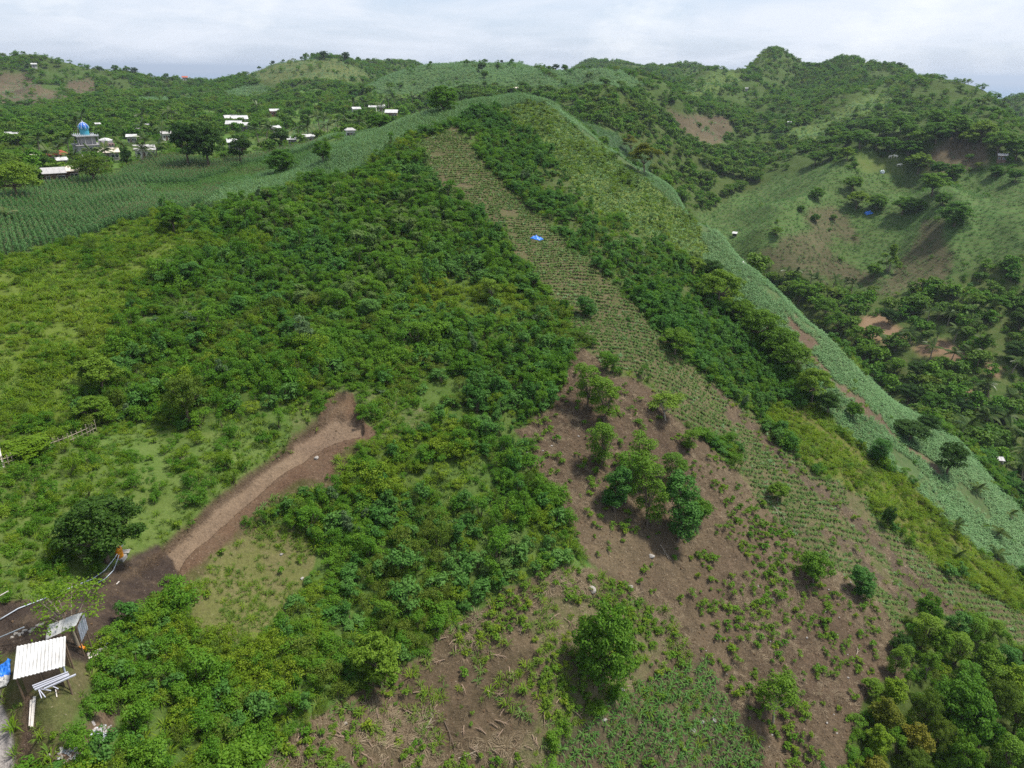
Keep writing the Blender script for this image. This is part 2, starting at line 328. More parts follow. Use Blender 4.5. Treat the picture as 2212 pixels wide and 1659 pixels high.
paint('yard', [(-60, 1400), (60, 1400), (200, 1420), (215, 1450), (190, 1500), (150, 1560), (110, 1659), (-60, 1700)], W0, W1)
paint('soilpath', [(45, 1500), (66, 1500), (58, 1600), (40, 1660), (24, 1660)], W0, W1)
paint('soilpath', [(100, 1660), (160, 1590), (215, 1530), (255, 1525), (240, 1580), (190, 1630), (180, 1680)], W0, W1)
paint('gravel', [(-200, 1440), (4, 1460), (10, 1540), (22, 1640), (0, 1720), (-200, 1720)], W0, W1)
STRIP = [(985, 272), (1030, 330), (1100, 410), (1180, 480), (1262, 560), (1342, 640), (1420, 700), (1472, 760), (1540, 830), (1604, 880), (1684, 960), (1762, 1030), (1850, 1072), (1905, 1140), (1985, 1190), (2085, 1262), (2230, 1340), (2600, 1500), (2600, 1640), (2212, 1450), (2100, 1375), (1960, 1390), (1830, 1280), (1730, 1205), (1670, 1142), (1600, 1022), (1580, 962), (1480, 912), (1400, 832), (1290, 772), (1232, 692), (1160, 602), (1110, 532), (1040, 470), (962, 420), (925, 370), (892, 310)]
paint('bushstrip', [(1000, 270), (1090, 250), (1150, 300), (1222, 370), (1272, 440), (1345, 470), (1400, 500), (1445, 520), (1502, 600), (1562, 700), (1642, 770), (1772, 880), (1800, 1000), (1700, 1000), (1540, 840), (1420, 705), (1260, 565), (1100, 415)], W0, W1)
paint('yellowthicket', [(1640, 880), (1772, 875), (1800, 920), (1870, 990), (1960, 1050), (2060, 1140), (2212, 1260), (2700, 1600), (2700, 1800), (2212, 1345), (2090, 1262), (1985, 1192), (1850, 1075), (1740, 1010)], W0, W1)
paint('sparsecrop', [(1060, 225), (1120, 214), (1190, 232), (1262, 290), (1350, 350), (1450, 430), (1520, 500), (1560, 600), (1500, 610), (1440, 525), (1340, 475), (1270, 445), (1220, 375), (1150, 300), (1090, 252)], W0, W1)
paint('lightcorn', [(1250, 275), (1330, 325), (1454, 410), (1553, 495), (1637, 580), (1720, 665), (1825, 765), (1915, 840), (2000, 900), (2100, 980), (2170, 1065), (2260, 1170), (2800, 1500), (2800, 1660), (2230, 1270), (2060, 1140), (1960, 1045), (1870, 985), (1790, 900), (1700, 790), (1610, 690), (1530, 590), (1520, 500), (1440, 425), (1340, 345)], W0, W1)
paint('soilpath', [(1690, 660), (1716, 690), (1790, 790), (1870, 870), (1960, 960), (2040, 1030), (2030, 1032), (1950, 966), (1860, 880), (1776, 790), (1700, 696)], W0, W1)
paint('strip', STRIP, W0, W1)
paint('stripgap', [(1540, 830), (1700, 990), (1800, 1080), (1960, 1210), (2100, 1330), (2060, 1340), (1930, 1230), (1780, 1090), (1660, 980), (1520, 840)], W0, W1)
paint('stripgap', [(1760, 1130), (1850, 1190), (1990, 1310), (1970, 1330), (1830, 1210), (1750, 1140)], W0, W1)
paint('soil', [(1240, 757), (1290, 770), (1400, 850), (1480, 912), (1560, 985), (1622, 1050), (1682, 1132), (1742, 1192), (1802, 1242), (1905, 1322), (1965, 1400), (2010, 1460), (1900, 1500), (1850, 1560), (1830, 1700), (1640, 1700), (1570, 1500), (1500, 1430), (1462, 1330), (1280, 1230), (1230, 1150), (1200, 1080), (1150, 985), (1100, 920), (1180, 880), (1225, 820)], W0, W1)
paint('dry', [(540, 1700), (650, 1560), (760, 1490), (870, 1425), (960, 1355), (1080, 1290), (1230, 1230), (1300, 1240), (1462, 1332), (1500, 1430), (1330, 1500), (1220, 1590), (1150, 1700)], W0, W1)
paint('drygreen', [(1120, 1330), (1250, 1280), (1400, 1320), (1440, 1400), (1400, 1470), (1330, 1500), (1220, 1590), (1150, 1700), (1060, 1700), (1160, 1560), (1180, 1450)], W0, W1)
paint('maizepatch', [(1180, 1720), (1225, 1590), (1330, 1505), (1470, 1440), (1530, 1420), (1566, 1500), (1640, 1600), (1665, 1720)], W0, W1)
paint('woodland', [(1960, 1335), (2060, 1320), (2130, 1340), (2212, 1420), (2700, 1700), (2700, 2000), (1840, 2000), (1850, 1570), (1890, 1480), (1980, 1470)], W0, W1)
# crop fields on the crest and on the plain to the left
paint('maizeleft', [(-1500, 640), (0, 562), (150, 527), (335, 465), (440, 440), (531, 426), (600, 408), (640, 364), (700, 335), (690, 312), (560, 338), (480, 352), (330, 342), (240, 385), (90, 402), (0, 425), (-1500, 520)], 100, 300)
paint('maizecrest', [(440, 446), (531, 436), (669, 404), (753, 385), (815, 340), (892, 296), (980, 264), (1060, 240), (1140, 224), (1185, 228), (1120, 205), (1027, 217), (949, 236), (871, 259), (792, 288), (714, 317), (643, 356), (590, 376), (531, 394), (470, 420)], 140, 246)
cls[(RG > 226) & (RG < 250) & (AZG > -0.31) & (AZG < 0.06) & (GV < 330)] = cid('maizecrest')
paint('maizeyoung', [(300, 405), (430, 395), (560, 350), (640, 335), (690, 320), (640, 362), (530, 396), (420, 425), (340, 430)], 150, 300)
# far ground
FR = 226
paint('farcorn', [(777, 197), (818, 172), (871, 148), (923, 133), (1028, 130), (1106, 130), (1153, 147), (1230, 190), (1180, 196), (1080, 190), (950, 200), (850, 207)], 440, 700)
paint('farcorn', [(1170, 148), (1344, 154), (1395, 186), (1330, 203), (1240, 190)], 420, 640)
paint('fargrass', [(540, 150), (640, 130), (730, 127), (770, 150), (810, 172), (700, 174), (600, 180), (530, 172)], 560, 800)
paint('farcorn', [(480, 200), (560, 180), (590, 195), (560, 215), (490, 215)], 400, 800); paint('farcorn', [(290, 212), (420, 208), (440, 225), (300, 232)], 350, 700)
paint('farbrown', [(-300, 165), (60, 158), (92, 190), (150, 205), (130, 226), (50, 226), (-300, 220)], 480, 900); paint('farbrown', [(150, 175), (200, 168), (212, 200), (170, 212), (140, 195)], 480, 900)
paint('midvale', [(1185, 222), (1240, 200), (1400, 212), (1452, 262), (1500, 312), (1560, 330), (1650, 395), (1545, 480), (1400, 400), (1330, 320), (1262, 262)], FR, 520)
paint('midvale', [(870, 262), (960, 230), (1060, 212), (1140, 212), (1200, 226), (1195, 192), (1050, 186), (940, 203), (855, 240)], 240, 500)
paint('darkcorn', [(1180, 226), (1262, 262), (1335, 290), (1362, 320), (1410, 345), (1400, 380), (1330, 330), (1270, 290), (1220, 252)], FR, 420)
paint('farbrown', [(1441, 228), (1465, 247), (1569, 252), (1582, 280), (1546, 322), (1506, 306), (1457, 269)], 350, 760)
paint('fargreen', [(1475, 190), (1520, 163), (1590, 156), (1600, 175), (1540, 205), (1500, 225)], 560, 800)
paint('fargreen', [(1898, 199), (1930, 205), (1934, 228), (1885, 240), (1846, 256), (1794, 269), (1715, 274), (1684, 295), (1728, 308), (1794, 303), (1768, 262), (1846, 220)], 400, 720)
paint('rowcrop', [(1500, 470), (1640, 400), (1780, 350), (1850, 370), (1900, 340), (2000, 370), (2300, 380), (2600, 430), (2600, 560), (2212, 560), (2100, 600), (2000, 640), (1880, 640), (1700, 590), (1600, 560)], FR, 480)
paint('rowbrown', [(1640, 560), (1700, 500), (1770, 500), (1810, 560), (1905, 600), (1850, 622), (1700, 592)], FR, 420); paint('rowbrown', [(2000, 480), (2036, 474), (2056, 560), (2040, 645), (1870, 640), (1920, 600)], FR, 420)
paint('rowbrown', [(1760, 440), (1830, 460), (1850, 520), (1780, 520), (1740, 470)], FR, 440)
paint('farbrown', [(1990, 345), (2056, 292), (2125, 300), (2140, 345), (2100, 368), (2010, 372)], FR, 520)
paint('pasture', [(1836, 352), (1900, 333), (1960, 345), (1952, 370), (1860, 372)], FR, 520)
paint('valley', [(1600, 575), (1700, 590), (1760, 640), (1880, 640), (2060, 605), (2212, 560), (2600, 540), (2600, 1400), (2212, 1140), (2081, 977), (1820, 772)], 176, 420)
paint('dirt', [(1838, 690), (1925, 688), (1952, 712), (1960, 735), (1870, 730)], 176, 420); paint('dirt', [(1938, 742), (2000, 735), (2110, 763), (2090, 782), (1990, 764)], 176, 420); paint('dirt', [(2138, 790), (2185, 800), (2150, 818)], 176, 420); paint('dirt', [(2080, 840), (2100, 830), (2110, 860), (2080, 862)], 176, 420)
paint('fargrass', [(560, 300), (700, 262), (760, 268), (700, 290), (560, 320)], 250, 420)
cls[(cls == CL['scrub']) & (GV < 345) & (GU > 1130) & (RG < 240)] = cid('lightcorn')
cls[(RG > 1900)] = cid('headland')
bare = soft(np.isin(cls, [CL['soil'], CL['dry'], CL['stripgap']]) & (RG < 200), 3)
GZ = GZ + bare * (fbm(GX / 1.3, GY / 1.3, 3) * .30 + np.minimum(ridged(GX / 9 + fbm(GX / 4, GY / 4, 2), GY / 30, 2), .55) * .35)
bank = inpoly(KU, KV, [(262, 1250), (284, 1236), (326, 1196), (420, 1118), (510, 1043), (590, 976), (652, 926), (700, 890), (732, 848), (760, 848), (738, 866), (706, 900), (658, 932), (597, 981), (515, 1050), (427, 1125), (333, 1202), (290, 1242)]) & nearmask  # damp dark earth of the cut bank, with its shade painted into the colour
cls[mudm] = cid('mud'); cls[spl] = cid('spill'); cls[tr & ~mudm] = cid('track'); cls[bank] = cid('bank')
cls[(GZ + CZ < 1.5)] = cid('sand')
GS = {}
#       base colour (linear)          roughness of relief, soil patch amount, row strength
COVER = {
 'scrub': ((.058, .110, .016), .5, .15, 0), 'yellow': ((.080, .118, .014), .4, .08, 0), 'meadow': ((.074, .118, .020), .3, .14, 0), 'thin': ((.068, .105, .022), .5, .35, 0),
 'verge': ((.080, .078, .026), .6, .6, 0), 'clearing': ((.118, .128, .038), .4, .4, 0), 'yard': ((.075, .085, .026), .4, .5, 0), 'soilpath': ((.125, .085, .058), .6, .9, 0), 'gravel': ((.26, .24, .235), .5, 0, 0),
 'bushstrip': ((.050, .085, .018), .5, .3, 0), 'yellowthicket': ((.095, .105, .020), .5, .2, 0), 'sparsecrop': ((.100, .155, .024), .5, .2, .2), 'lightcorn': ((.062, .105, .034), .5, .2, .2),
 'strip': ((.088, .095, .034), .8, .6, .5), 'stripgap': ((.085, .062, .045), 1.0, .9, 0), 'soil': ((.104, .076, .047), 1.0, .9, 0), 'dry': ((.092, .070, .040), .9, .6, 0), 'drygreen': ((.095, .090, .040), .8, .5, 0),
 'maizepatch': ((.075, .066, .036), .8, .7, 0), 'woodland': ((.050, .080, .014), .4, .15, 0), 'maizeleft': ((.050, .080, .024), .4, .1, .2), 'maizecrest': ((.060, .115, .045), .4, .1, .2), 'maizeyoung': ((.110, .115, .045), .3, .3, .3),
 'village': ((.066, .125, .018), .3, .06, 0), 'farscrub': ((.046, .080, .014), .7, .06, 0), 'farcorn': ((.050, .108, .026), .4, .10, .4), 'fargrass': ((.085, .112, .030), .4, .2, .1), 'farbrown': ((.088, .074, .042), .4, .35, .5),
 'darkcorn': ((.040, .085, .036), .3, .05, .3), 'fargreen': ((.078, .125, .022), .4, .08, .2), 'rowcrop': ((.058, .118, .025), .4, .12, .6), 'rowbrown': ((.072, .080, .034), .4, .28, .8), 'pasture': ((.085, .130, .026), .2, .25, .1),
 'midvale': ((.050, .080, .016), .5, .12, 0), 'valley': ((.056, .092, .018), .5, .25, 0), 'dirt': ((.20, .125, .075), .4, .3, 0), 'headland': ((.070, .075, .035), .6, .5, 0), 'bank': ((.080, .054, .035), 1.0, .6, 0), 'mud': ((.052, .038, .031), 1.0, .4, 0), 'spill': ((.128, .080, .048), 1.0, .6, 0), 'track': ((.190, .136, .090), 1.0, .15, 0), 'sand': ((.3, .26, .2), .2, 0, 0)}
tabc = np.zeros((len(CL), 6))
for n_, i_ in CL.items():
    c_ = COVER[n_]; tabc[i_] = (*c_[0], *c_[1:])
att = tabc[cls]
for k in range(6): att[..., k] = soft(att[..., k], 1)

def ground_material():
    m = bpy.data.materials.new('ground'); m.use_nodes = True; nt = m.node_tree; N = nt.nodes; L = nt.links
    b = N['Principled BSDF']; b.inputs['Roughness'].default_value = 0.95; b.inputs['Specular IOR Level'].default_value = 0.1
    geo = N.new('ShaderNodeNewGeometry')
    def at(name):
        a = N.new('ShaderNodeAttribute'); a.attribute_name = name; return a
    cov = at('cover'); rel = at('relief'); pat = at('patch'); row = at('rows')
    def noise(scale, det=5, rough=.6, vec=None):
        n = N.new('ShaderNodeTexNoise'); n.inputs['Scale'].default_value = scale; n.inputs['Detail'].default_value = det; n.inputs['Roughness'].default_value = rough
        L.new(vec or geo.outputs['Position'], n.inputs['Vector']); return n
    def math_(op, a, b_=None, c=None, clamp=False):
        n = N.new('ShaderNodeMath'); n.operation = op; n.use_clamp = clamp
        for k, x in enumerate((a, b_, c)):
            if x is None: continue
            if hasattr(x, 'is_linked'): L.new(x, n.inputs[k])
            else: n.inputs[k].default_value = x
        return n.outputs[0]
    def mix(fac, a, b_, mode='MIX'):
        n = N.new('ShaderNodeMix'); n.data_type = 'RGBA'; n.blend_type = mode
        for s, x in ((n.inputs[0], fac), (n.inputs[6], a), (n.inputs[7], b_)):
            if hasattr(x, 'is_linked'): L.new(x, s)
            else: s.default_value = x
        return n.outputs[2]
    big = noise(.05, 2).outputs['Fac']; mid = noise(.45, 4, .65).outputs['Fac']; fine = noise(3.2, 3, .7).outputs['Fac']; grain = noise(11.0, 2, .7).outputs['Fac']
    # earth shows through in patches
    soilc = mix(fine, (.038, .026, .016, 1), (.155, .112, .070, 1))
    pf = math_('MULTIPLY', math_('SMOOTH_MIN', math_('MULTIPLY', math_('SUBTRACT', mid, .42), 6.0, None, True), 1.0, .1), pat.outputs['Fac'], None, True)
    c = mix(pf, cov.outputs['Color'], soilc)
    # straw and leaf litter flecks
    vor = N.new('ShaderNodeTexVoronoi'); vor.inputs['Scale'].default_value = 2.6; vor.feature = 'F1'
    L.new(geo.outputs['Position'], vor.inputs['Vector'])
    fl = math_('MULTIPLY', math_('LESS_THAN', vor.outputs['Distance'], .17), math_('MULTIPLY', pat.outputs['Fac'], math_('GREATER_THAN', fine, .52)))
    c = mix(math_('MULTIPLY', fl, .55), c, (.34, .28, .21, 1))
    # planting rows follow the contours
    sep = N.new('ShaderNodeSeparateXYZ'); L.new(geo.outputs['Position'], sep.inputs[0])
    ph = math_('ADD', math_('MULTIPLY', sep.outputs['Z'], 7.5), math_('MULTIPLY', noise(.09, 1).outputs['Fac'], 14.0))
    wv = math_('MULTIPLY_ADD', math_('SINE', ph), .5, .5)
    wv2 = math_('MULTIPLY', math_('MULTIPLY', wv, row.outputs['Fac']), mid, None, True)
    c = mix(math_('MULTIPLY', wv2, .9), c, soilc)
    # broad and fine tone changes of the cover itself
    tone = math_('ADD', math_('MULTIPLY', big, .9), math_('ADD', math_('MULTIPLY_ADD', mid, .9, -.22), math_('ADD', math_('MULTIPLY_ADD', fine, .8, -.15), math_('MULTIPLY_ADD', grain, 1.1, -.55))))
    hsv = N.new('ShaderNodeHueSaturation'); L.new(c, hsv.inputs['Color']); L.new(tone, hsv.inputs['Value']); hsv.inputs['Saturation'].default_value = .95
    L.new(math_('MULTIPLY_ADD', big, .05, .475), hsv.inputs['Hue'])
    L.new(hsv.outputs[0], b.inputs['Base Color'])
    bump = N.new('ShaderNodeBump'); bump.inputs['Distance'].default_value = .35
    hh = math_('ADD', math_('ADD', math_('MULTIPLY', fine, .8), math_('MULTIPLY', grain, .25)), math_('ADD', math_('MULTIPLY', mid, 1.2), math_('MULTIPLY', wv2, -.9)))
    L.new(hh, bump.inputs['Height']); L.new(math_('MULTIPLY', rel.outputs['Fac'], .9, None, True), bump.inputs['Strength'])
    L.new(bump.outputs[0], b.inputs['Normal'])
    return m
def build_ground():
    v = np.stack([GX, GY, GZ + CZ], -1).reshape(-1, 3)
    i = np.arange(NA * NR).reshape(NA, NR)
    f = np.stack([i[:-1, :-1], i[1:, :-1], i[1:, 1:], i[:-1, 1:]], -1).reshape(-1, 4)[:, ::-1]
    m = np_mesh('ground', v, f, ground_material(), smooth=True)
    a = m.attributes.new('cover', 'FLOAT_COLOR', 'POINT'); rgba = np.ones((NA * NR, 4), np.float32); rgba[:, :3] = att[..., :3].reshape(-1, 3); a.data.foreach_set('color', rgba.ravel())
    for k, n in ((3, 'relief'), (4, 'patch'), (5, 'rows')):
        a = m.attributes.new(n, 'FLOAT', 'POINT'); a.data.foreach_set('value', att[..., k].astype(np.float32).ravel())
    tag(link('ground', m), 'green hilly farmland running down to the sea', kind='structure')
build_ground()
def simple_mat(name, col, rough=.8, spec=.3, metal=0., noise_amt=0.25, scale=2.0, dark=None):
    m = bpy.data.materials.new(name); m.use_nodes = True; N = m.node_tree.nodes; L = m.node_tree.links; b = N['Principled BSDF']
    b.inputs['Roughness'].default_value = rough; b.inputs['Specular IOR Level'].default_value = spec; b.inputs['Metallic'].default_value = metal
    tc = N.new('ShaderNodeTexCoord'); n = N.new('ShaderNodeTexNoise'); n.inputs['Scale'].default_value = scale; n.inputs['Detail'].default_value = 6; n.inputs['Roughness'].default_value = .65
    L.new(tc.outputs['Object'], n.inputs['Vector'])
    r = N.new('ShaderNodeValToRGB'); d = dark or tuple(c * (1 - noise_amt) for c in col); l = tuple(min(.9, c * (1 + noise_amt * .6)) for c in col)
    r.color_ramp.elements[0].color = (*d, 1); r.color_ramp.elements[1].color = (*l, 1); r.color_ramp.elements[0].position = .3; r.color_ramp.elements[1].position = .68
    L.new(n.outputs['Fac'], r.inputs[0]); L.new(r.outputs[0], b.inputs['Base Color'])
    return m
def build_sea():
    m = bpy.data.materials.new('sea'); m.use_nodes = True; N = m.node_tree.nodes; L = m.node_tree.links; b = N['Principled BSDF']
    b.inputs['Base Color'].default_value = (.075, .17, .30, 1); b.inputs['Roughness'].default_value = .9; b.inputs['Specular IOR Level'].default_value = .05
    g = N.new('ShaderNodeNewGeometry'); n = N.new('ShaderNodeTexNoise'); n.inputs['Scale'].default_value = .02; n.inputs['Detail'].default_value = 8; L.new(g.outputs['Position'], n.inputs['Vector'])
    bp = N.new('ShaderNodeBump'); bp.inputs['Distance'].default_value = 1; bp.inputs['Strength'].default_value = .2; L.new(n.outputs['Fac'], bp.inputs['Height']); L.new(bp.outputs[0], b.inputs['Normal'])
    mb = MB(); K = 64; R = 40000.0
    mb.v = [(R * math.cos(2 * math.pi * k / K), R * math.sin(2 * math.pi * k / K), 0) for k in range(K)]; mb.f = [tuple(range(K))]
    tag(mb.build('sea', m), 'flat blue sea on the horizon', kind='structure')
build_sea()

# ------------------------------------------------------------------ lookups on the ground
def gidx(x, y):
    a = np.arctan2(x, y); l = np.log(np.maximum(np.hypot(x, y), 1e-3))
    return np.interp(a, azs, np.arange(NA)), np.interp(l, lrs, np.arange(NR))
def ground_z(x, y):
    x = np.asarray(x, float); y = np.asarray(y, float); fa, fl = gidx(x, y)
    ia = np.minimum(fa.astype(int), NA - 2); il = np.minimum(fl.astype(int), NR - 2); wa = fa - ia; wl = fl - il
    return CZ + (GZ[ia, il] * (1 - wl) + GZ[ia, il + 1] * wl) * (1 - wa) + (GZ[ia + 1, il] * (1 - wl) + GZ[ia + 1, il + 1] * wl) * wa
def ground_cls(x, y):
    fa, fl = gidx(x, y); return cls[np.clip(np.rint(fa).astype(int), 0, NA - 1), np.clip(np.rint(fl).astype(int), 0, NR - 1)]
def ground_uv(x, y):
    fa, fl = gidx(x, y); ia, il = np.clip(np.rint(fa).astype(int), 0, NA - 1), np.clip(np.rint(fl).astype(int), 0, NR - 1); return GU[ia, il], GV[ia, il]
TG = GZ / RG
VIS = TG >= np.maximum.accumulate(TG, 1) - 0.02
def hit(u, v, rmin=20.0):
    """where the sight line through sheet point (u, v) meets the ground"""
    a, t = ray(u, v); a = float(a); t = float(t); fa = float(np.interp(a, azs, np.arange(NA))); ia = min(int(fa), NA - 2); w = fa - ia
    col = TG[ia] * (1 - w) + TG[ia + 1] * w
    k0 = int(np.searchsorted(RR, rmin)); ks = np.nonzero(col[k0:] >= t)[0]
    if len(ks): k = k0 + ks[0]
    else: k = k0 + int(np.argmax(col[k0:]))
    r = RR[k]
    if k > k0 and len(ks):
        c0, c1 = col[k - 1], col[k]; r = math.exp(lrs[k - 1] + (lrs[k] - lrs[k - 1]) * (t - c0) / (c1 - c0 + 1e-9))
    x, y = r * math.sin(a), r * math.cos(a); z = float(ground_z(x, y))
    return Vector((x, y, z))
def mpp(p):
    """metres per sheet pixel for something upright at p"""
    return max(1.0, p[1] * cp - (p[2] - CZ) * sp) / F
AREA = np.zeros(GX.shape)
dA = np.gradient(azs)[:, None] * RG; dR = np.gradient(RR)[None]; AREA = dA * dR
INVIEW = (GU > -140) & (GU < 2352) & (GV < 1800)
def sample(classes, dens, extra=None, rmin=0, rmax=9e9):
    """random points over land-cover classes; dens is points per square metre (number or per-class dict)"""
    w = np.zeros(GX.shape)
    for c in classes:
        if c in CL: w[cls == CL[c]] = dens[c] if isinstance(dens, dict) else dens
    w = w * AREA * INVIEW * (RG >= rmin) * (RG <= rmax) * VIS_
    if extra is not None: w = w * extra
    tot = w.sum(); n = int(tot)
    if n < 1: return np.zeros((0, 3))
    ix = rng.choice(w.size, n, p=(w / tot).ravel()); ia, il = np.unravel_index(ix, w.shape)
    a = azs[ia] + (rng.random(n) - .5) * np.gradient(azs)[ia]; r = np.exp(lrs[il] + (rng.random(n) - .5) * np.gradient(lrs)[il])
    x, y = r * np.sin(a), r * np.cos(a); return np.stack([x, y, ground_z(x, y)], 1)
# ground that the camera can see or that lies just over a crest
VIS_ = VIS.copy()
for _ in range(14): VIS_[:, 1:] |= VIS_[:, :-1]
# ------------------------------------------------------------------ plant materials
def leaf_mat(name, dark, mid, light, patch=0.03, trans=0.36, rough=0.55):
    """leaf colour varies leaf by leaf (tint), plant by plant (random) and from place to place (noise at the plant's position)"""
    m = bpy.data.materials.new(name); m.use_nodes = True; nt = m.node_tree; N = nt.nodes; L = nt.links; b = N['Principled BSDF']; out = N['Material Output']
    b.inputs['Roughness'].default_value = rough; b.inputs['Specular IOR Level'].default_value = .12
    at = N.new('ShaderNodeAttribute'); at.attribute_name = 'tint'; oi = N.new('ShaderNodeObjectInfo')
    no = N.new('ShaderNodeTexNoise'); no.inputs['Scale'].default_value = patch; no.inputs['Detail'].default_value = 2; L.new(oi.outputs['Location'], no.inputs['Vector'])
    def ma(op, a, c):
        n = N.new('ShaderNodeMath'); n.operation = op
        for k, x in enumerate((a, c)):
            if hasattr(x, 'is_linked'): L.new(x, n.inputs[k])
            else: n.inputs[k].default_value = x
        return n.outputs[0]
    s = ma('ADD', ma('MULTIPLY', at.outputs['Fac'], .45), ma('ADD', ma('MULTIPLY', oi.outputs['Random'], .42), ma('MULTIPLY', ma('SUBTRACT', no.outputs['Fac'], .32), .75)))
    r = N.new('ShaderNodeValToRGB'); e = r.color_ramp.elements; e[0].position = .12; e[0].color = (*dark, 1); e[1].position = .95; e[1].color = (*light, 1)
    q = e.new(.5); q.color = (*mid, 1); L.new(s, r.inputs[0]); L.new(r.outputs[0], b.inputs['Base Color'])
    t = N.new('ShaderNodeBsdfTranslucent'); L.new(r.outputs[0], t.inputs[0]); mx = N.new('ShaderNodeMixShader'); mx.inputs[0].default_value = trans
    L.new(b.outputs[0], mx.inputs[1]); L.new(t.outputs[0], mx.inputs[2]); L.new(mx.outputs[0], out.inputs[0])
    return m
LM = {
 'bush': leaf_mat('shrub_leaf', (.038, .118, .010), (.072, .185, .014), (.125, .240, .020)),
 'bushblue': leaf_mat('blue_green_leaf', (.036, .118, .018), (.062, .170, .028), (.105, .220, .045)),
 'silver': leaf_mat('silvery_leaf', (.046, .095, .034), (.078, .140, .052), (.125, .190, .085)),
 'yellow': leaf_mat('yellow_green_leaf', (.075, .160, .010), (.120, .215, .013), (.185, .255, .018)),
 'olive': leaf_mat('olive_leaf', (.048, .100, .011), (.080, .142, .015), (.125, .172, .022)),
 'tree': leaf_mat('tree_leaf', (.034, .108, .010), (.064, .165, .014), (.115, .222, .020)),
 'treedark': leaf_mat('dark_tree_leaf', (.014, .045, .008), (.028, .078, .012), (.060, .120, .016)),
 'treelight': leaf_mat('light_tree_leaf', (.062, .148, .013), (.105, .205, .018), (.155, .245, .024)),
 'gold': leaf_mat('golden_leaf', (.070, .100, .012), (.120, .145, .015), (.185, .175, .020)),
 'maize': leaf_mat('maize_leaf', (.038, .115, .028), (.062, .155, .040), (.105, .200, .060), trans=.25, rough=.45),
 'maizegreen': leaf_mat('young_maize_leaf', (.028, .092, .016), (.048, .132, .022), (.085, .175, .034), trans=.25, rough=.5),
 'maizepale': leaf_mat('pale_maize_leaf', (.072, .168, .052), (.110, .222, .082), (.170, .285, .120), trans=.25, rough=.5),
 'tassel': leaf_mat('maize_tassel', (.16, .15, .075), (.22, .20, .10), (.28, .25, .14)),
 'crop': leaf_mat('crop_leaf', (.060, .130, .028), (.100, .180, .042), (.155, .230, .060)),
 'grass': leaf_mat('grass_blade', (.060, .125, .016), (.095, .165, .022), (.15, .20, .034), trans=.25),
 'palm': leaf_mat('palm_frond', (.022, .052, .010), (.045, .085, .016), (.085, .115, .026), trans=.1, rough=.35),
 'straw': leaf_mat('dry_straw', (.115, .085, .054), (.200, .155, .100), (.32, .26, .175), trans=.05),
 'far': leaf_mat('wood_leaf', (.030, .088, .011), (.060, .138, .015), (.110, .190, .022), patch=.012),
}
BARK = simple_mat('bark', (.13, .10, .075), .9, .1, scale=4); PALEBARK = simple_mat('pale_bark', (.33, .28, .22), .9, .1, scale=4)

# ------------------------------------------------------------------ leaf masses
def leaves(P_, Nrm, size, rg, aspect=.55, droop=.0):
    """diamond leaves at P_, facing Nrm: (verts, quads, tint)"""
    n = len(P_); Nrm = Nrm / (np.linalg.norm(Nrm, axis=1, keepdims=True) + 1e-9)
    t = rg.normal(size=(n, 3)); t -= (t * Nrm).sum(1, keepdims=True) * Nrm; t /= (np.linalg.norm(t, axis=1, keepdims=True) + 1e-9)
    s = np.cross(Nrm, t); L_ = (size * (.65 + .7 * rg.random(n)))[:, None]; W_ = L_ * aspect
    t[:, 2] -= droop; fold = Nrm * L_ * .16
    v = np.stack([P_ - t * L_ * .5, P_ - s * W_ * .5 + fold, P_ + t * L_ * .5, P_ + s * W_ * .5 + fold], 1).reshape(-1, 3)
    f = np.arange(n * 4).reshape(n, 4); return v, f, np.repeat(rg.random(n), 4)
def clump_cloud(clumps, n, size, seed, shell=.55, up=.35, jit=.55, aspect=.55, droop=0.):
    """leaves on the outer shells of ellipsoid clumps (cx, cy, cz, rx, ry, rz)"""
    rg = np.random.default_rng(seed); C = np.array(clumps, float); w = (C[:, 3] * C[:, 4] + C[:, 3] * C[:, 5]) ; w = w / w.sum()
    k = rg.choice(len(C), n, p=w); d = rg.normal(size=(n, 3)); d /= np.linalg.norm(d, axis=1, keepdims=True)
    d[:, 2] = np.where(d[:, 2] < -.35, -d[:, 2], d[:, 2])
    rad = shell + (1.0 - shell) * rg.random(n) ** .6; rad = rad * np.where(rg.random(n) < .14, 1.0 + .35 * rg.random(n), 1.0)
    P_ = C[k, :3] + d * C[k, 3:] * rad[:, None]
    Nn = d / C[k, 3:]; Nn /= np.linalg.norm(Nn, axis=1, keepdims=True); Nn = Nn + rg.normal(size=(n, 3)) * jit; Nn[:, 2] += up
    v, f, t = leaves(P_, Nn, size, rg, aspect, droop)
    # outer leaves are lighter than inner ones
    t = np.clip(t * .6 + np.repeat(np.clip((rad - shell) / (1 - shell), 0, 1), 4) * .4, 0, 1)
    return v, f, t
def spray_clumps(n, rx, ry, rz, cz, cr_, rg, top=.2):
    out = []
    for i in range(n):
        d = rg.normal(size=3); d /= np.linalg.norm(d); d[2] = abs(d[2]) if rg.random() > LOWSKIRT else d[2] * .75
        q = .45 + .5 * rg.random(); s = cr_ * (.65 + .7 * rg.random())
        out.append((d[0] * rx * q, d[1] * ry * q, cz + d[2] * rz * q + top * rg.random() * s, s, s, s * .72))
    return out
LOWSKIRT = .5
PROTO = {}
def proto_collection(name, meshes):
    c = bpy.data.collections.new(name)
    for i, m in enumerate(meshes):
        o = bpy.data.objects.new('%s_%02d' % (name, i), m); c.objects.link(o)
    PROTO[name] = (c, meshes); return c
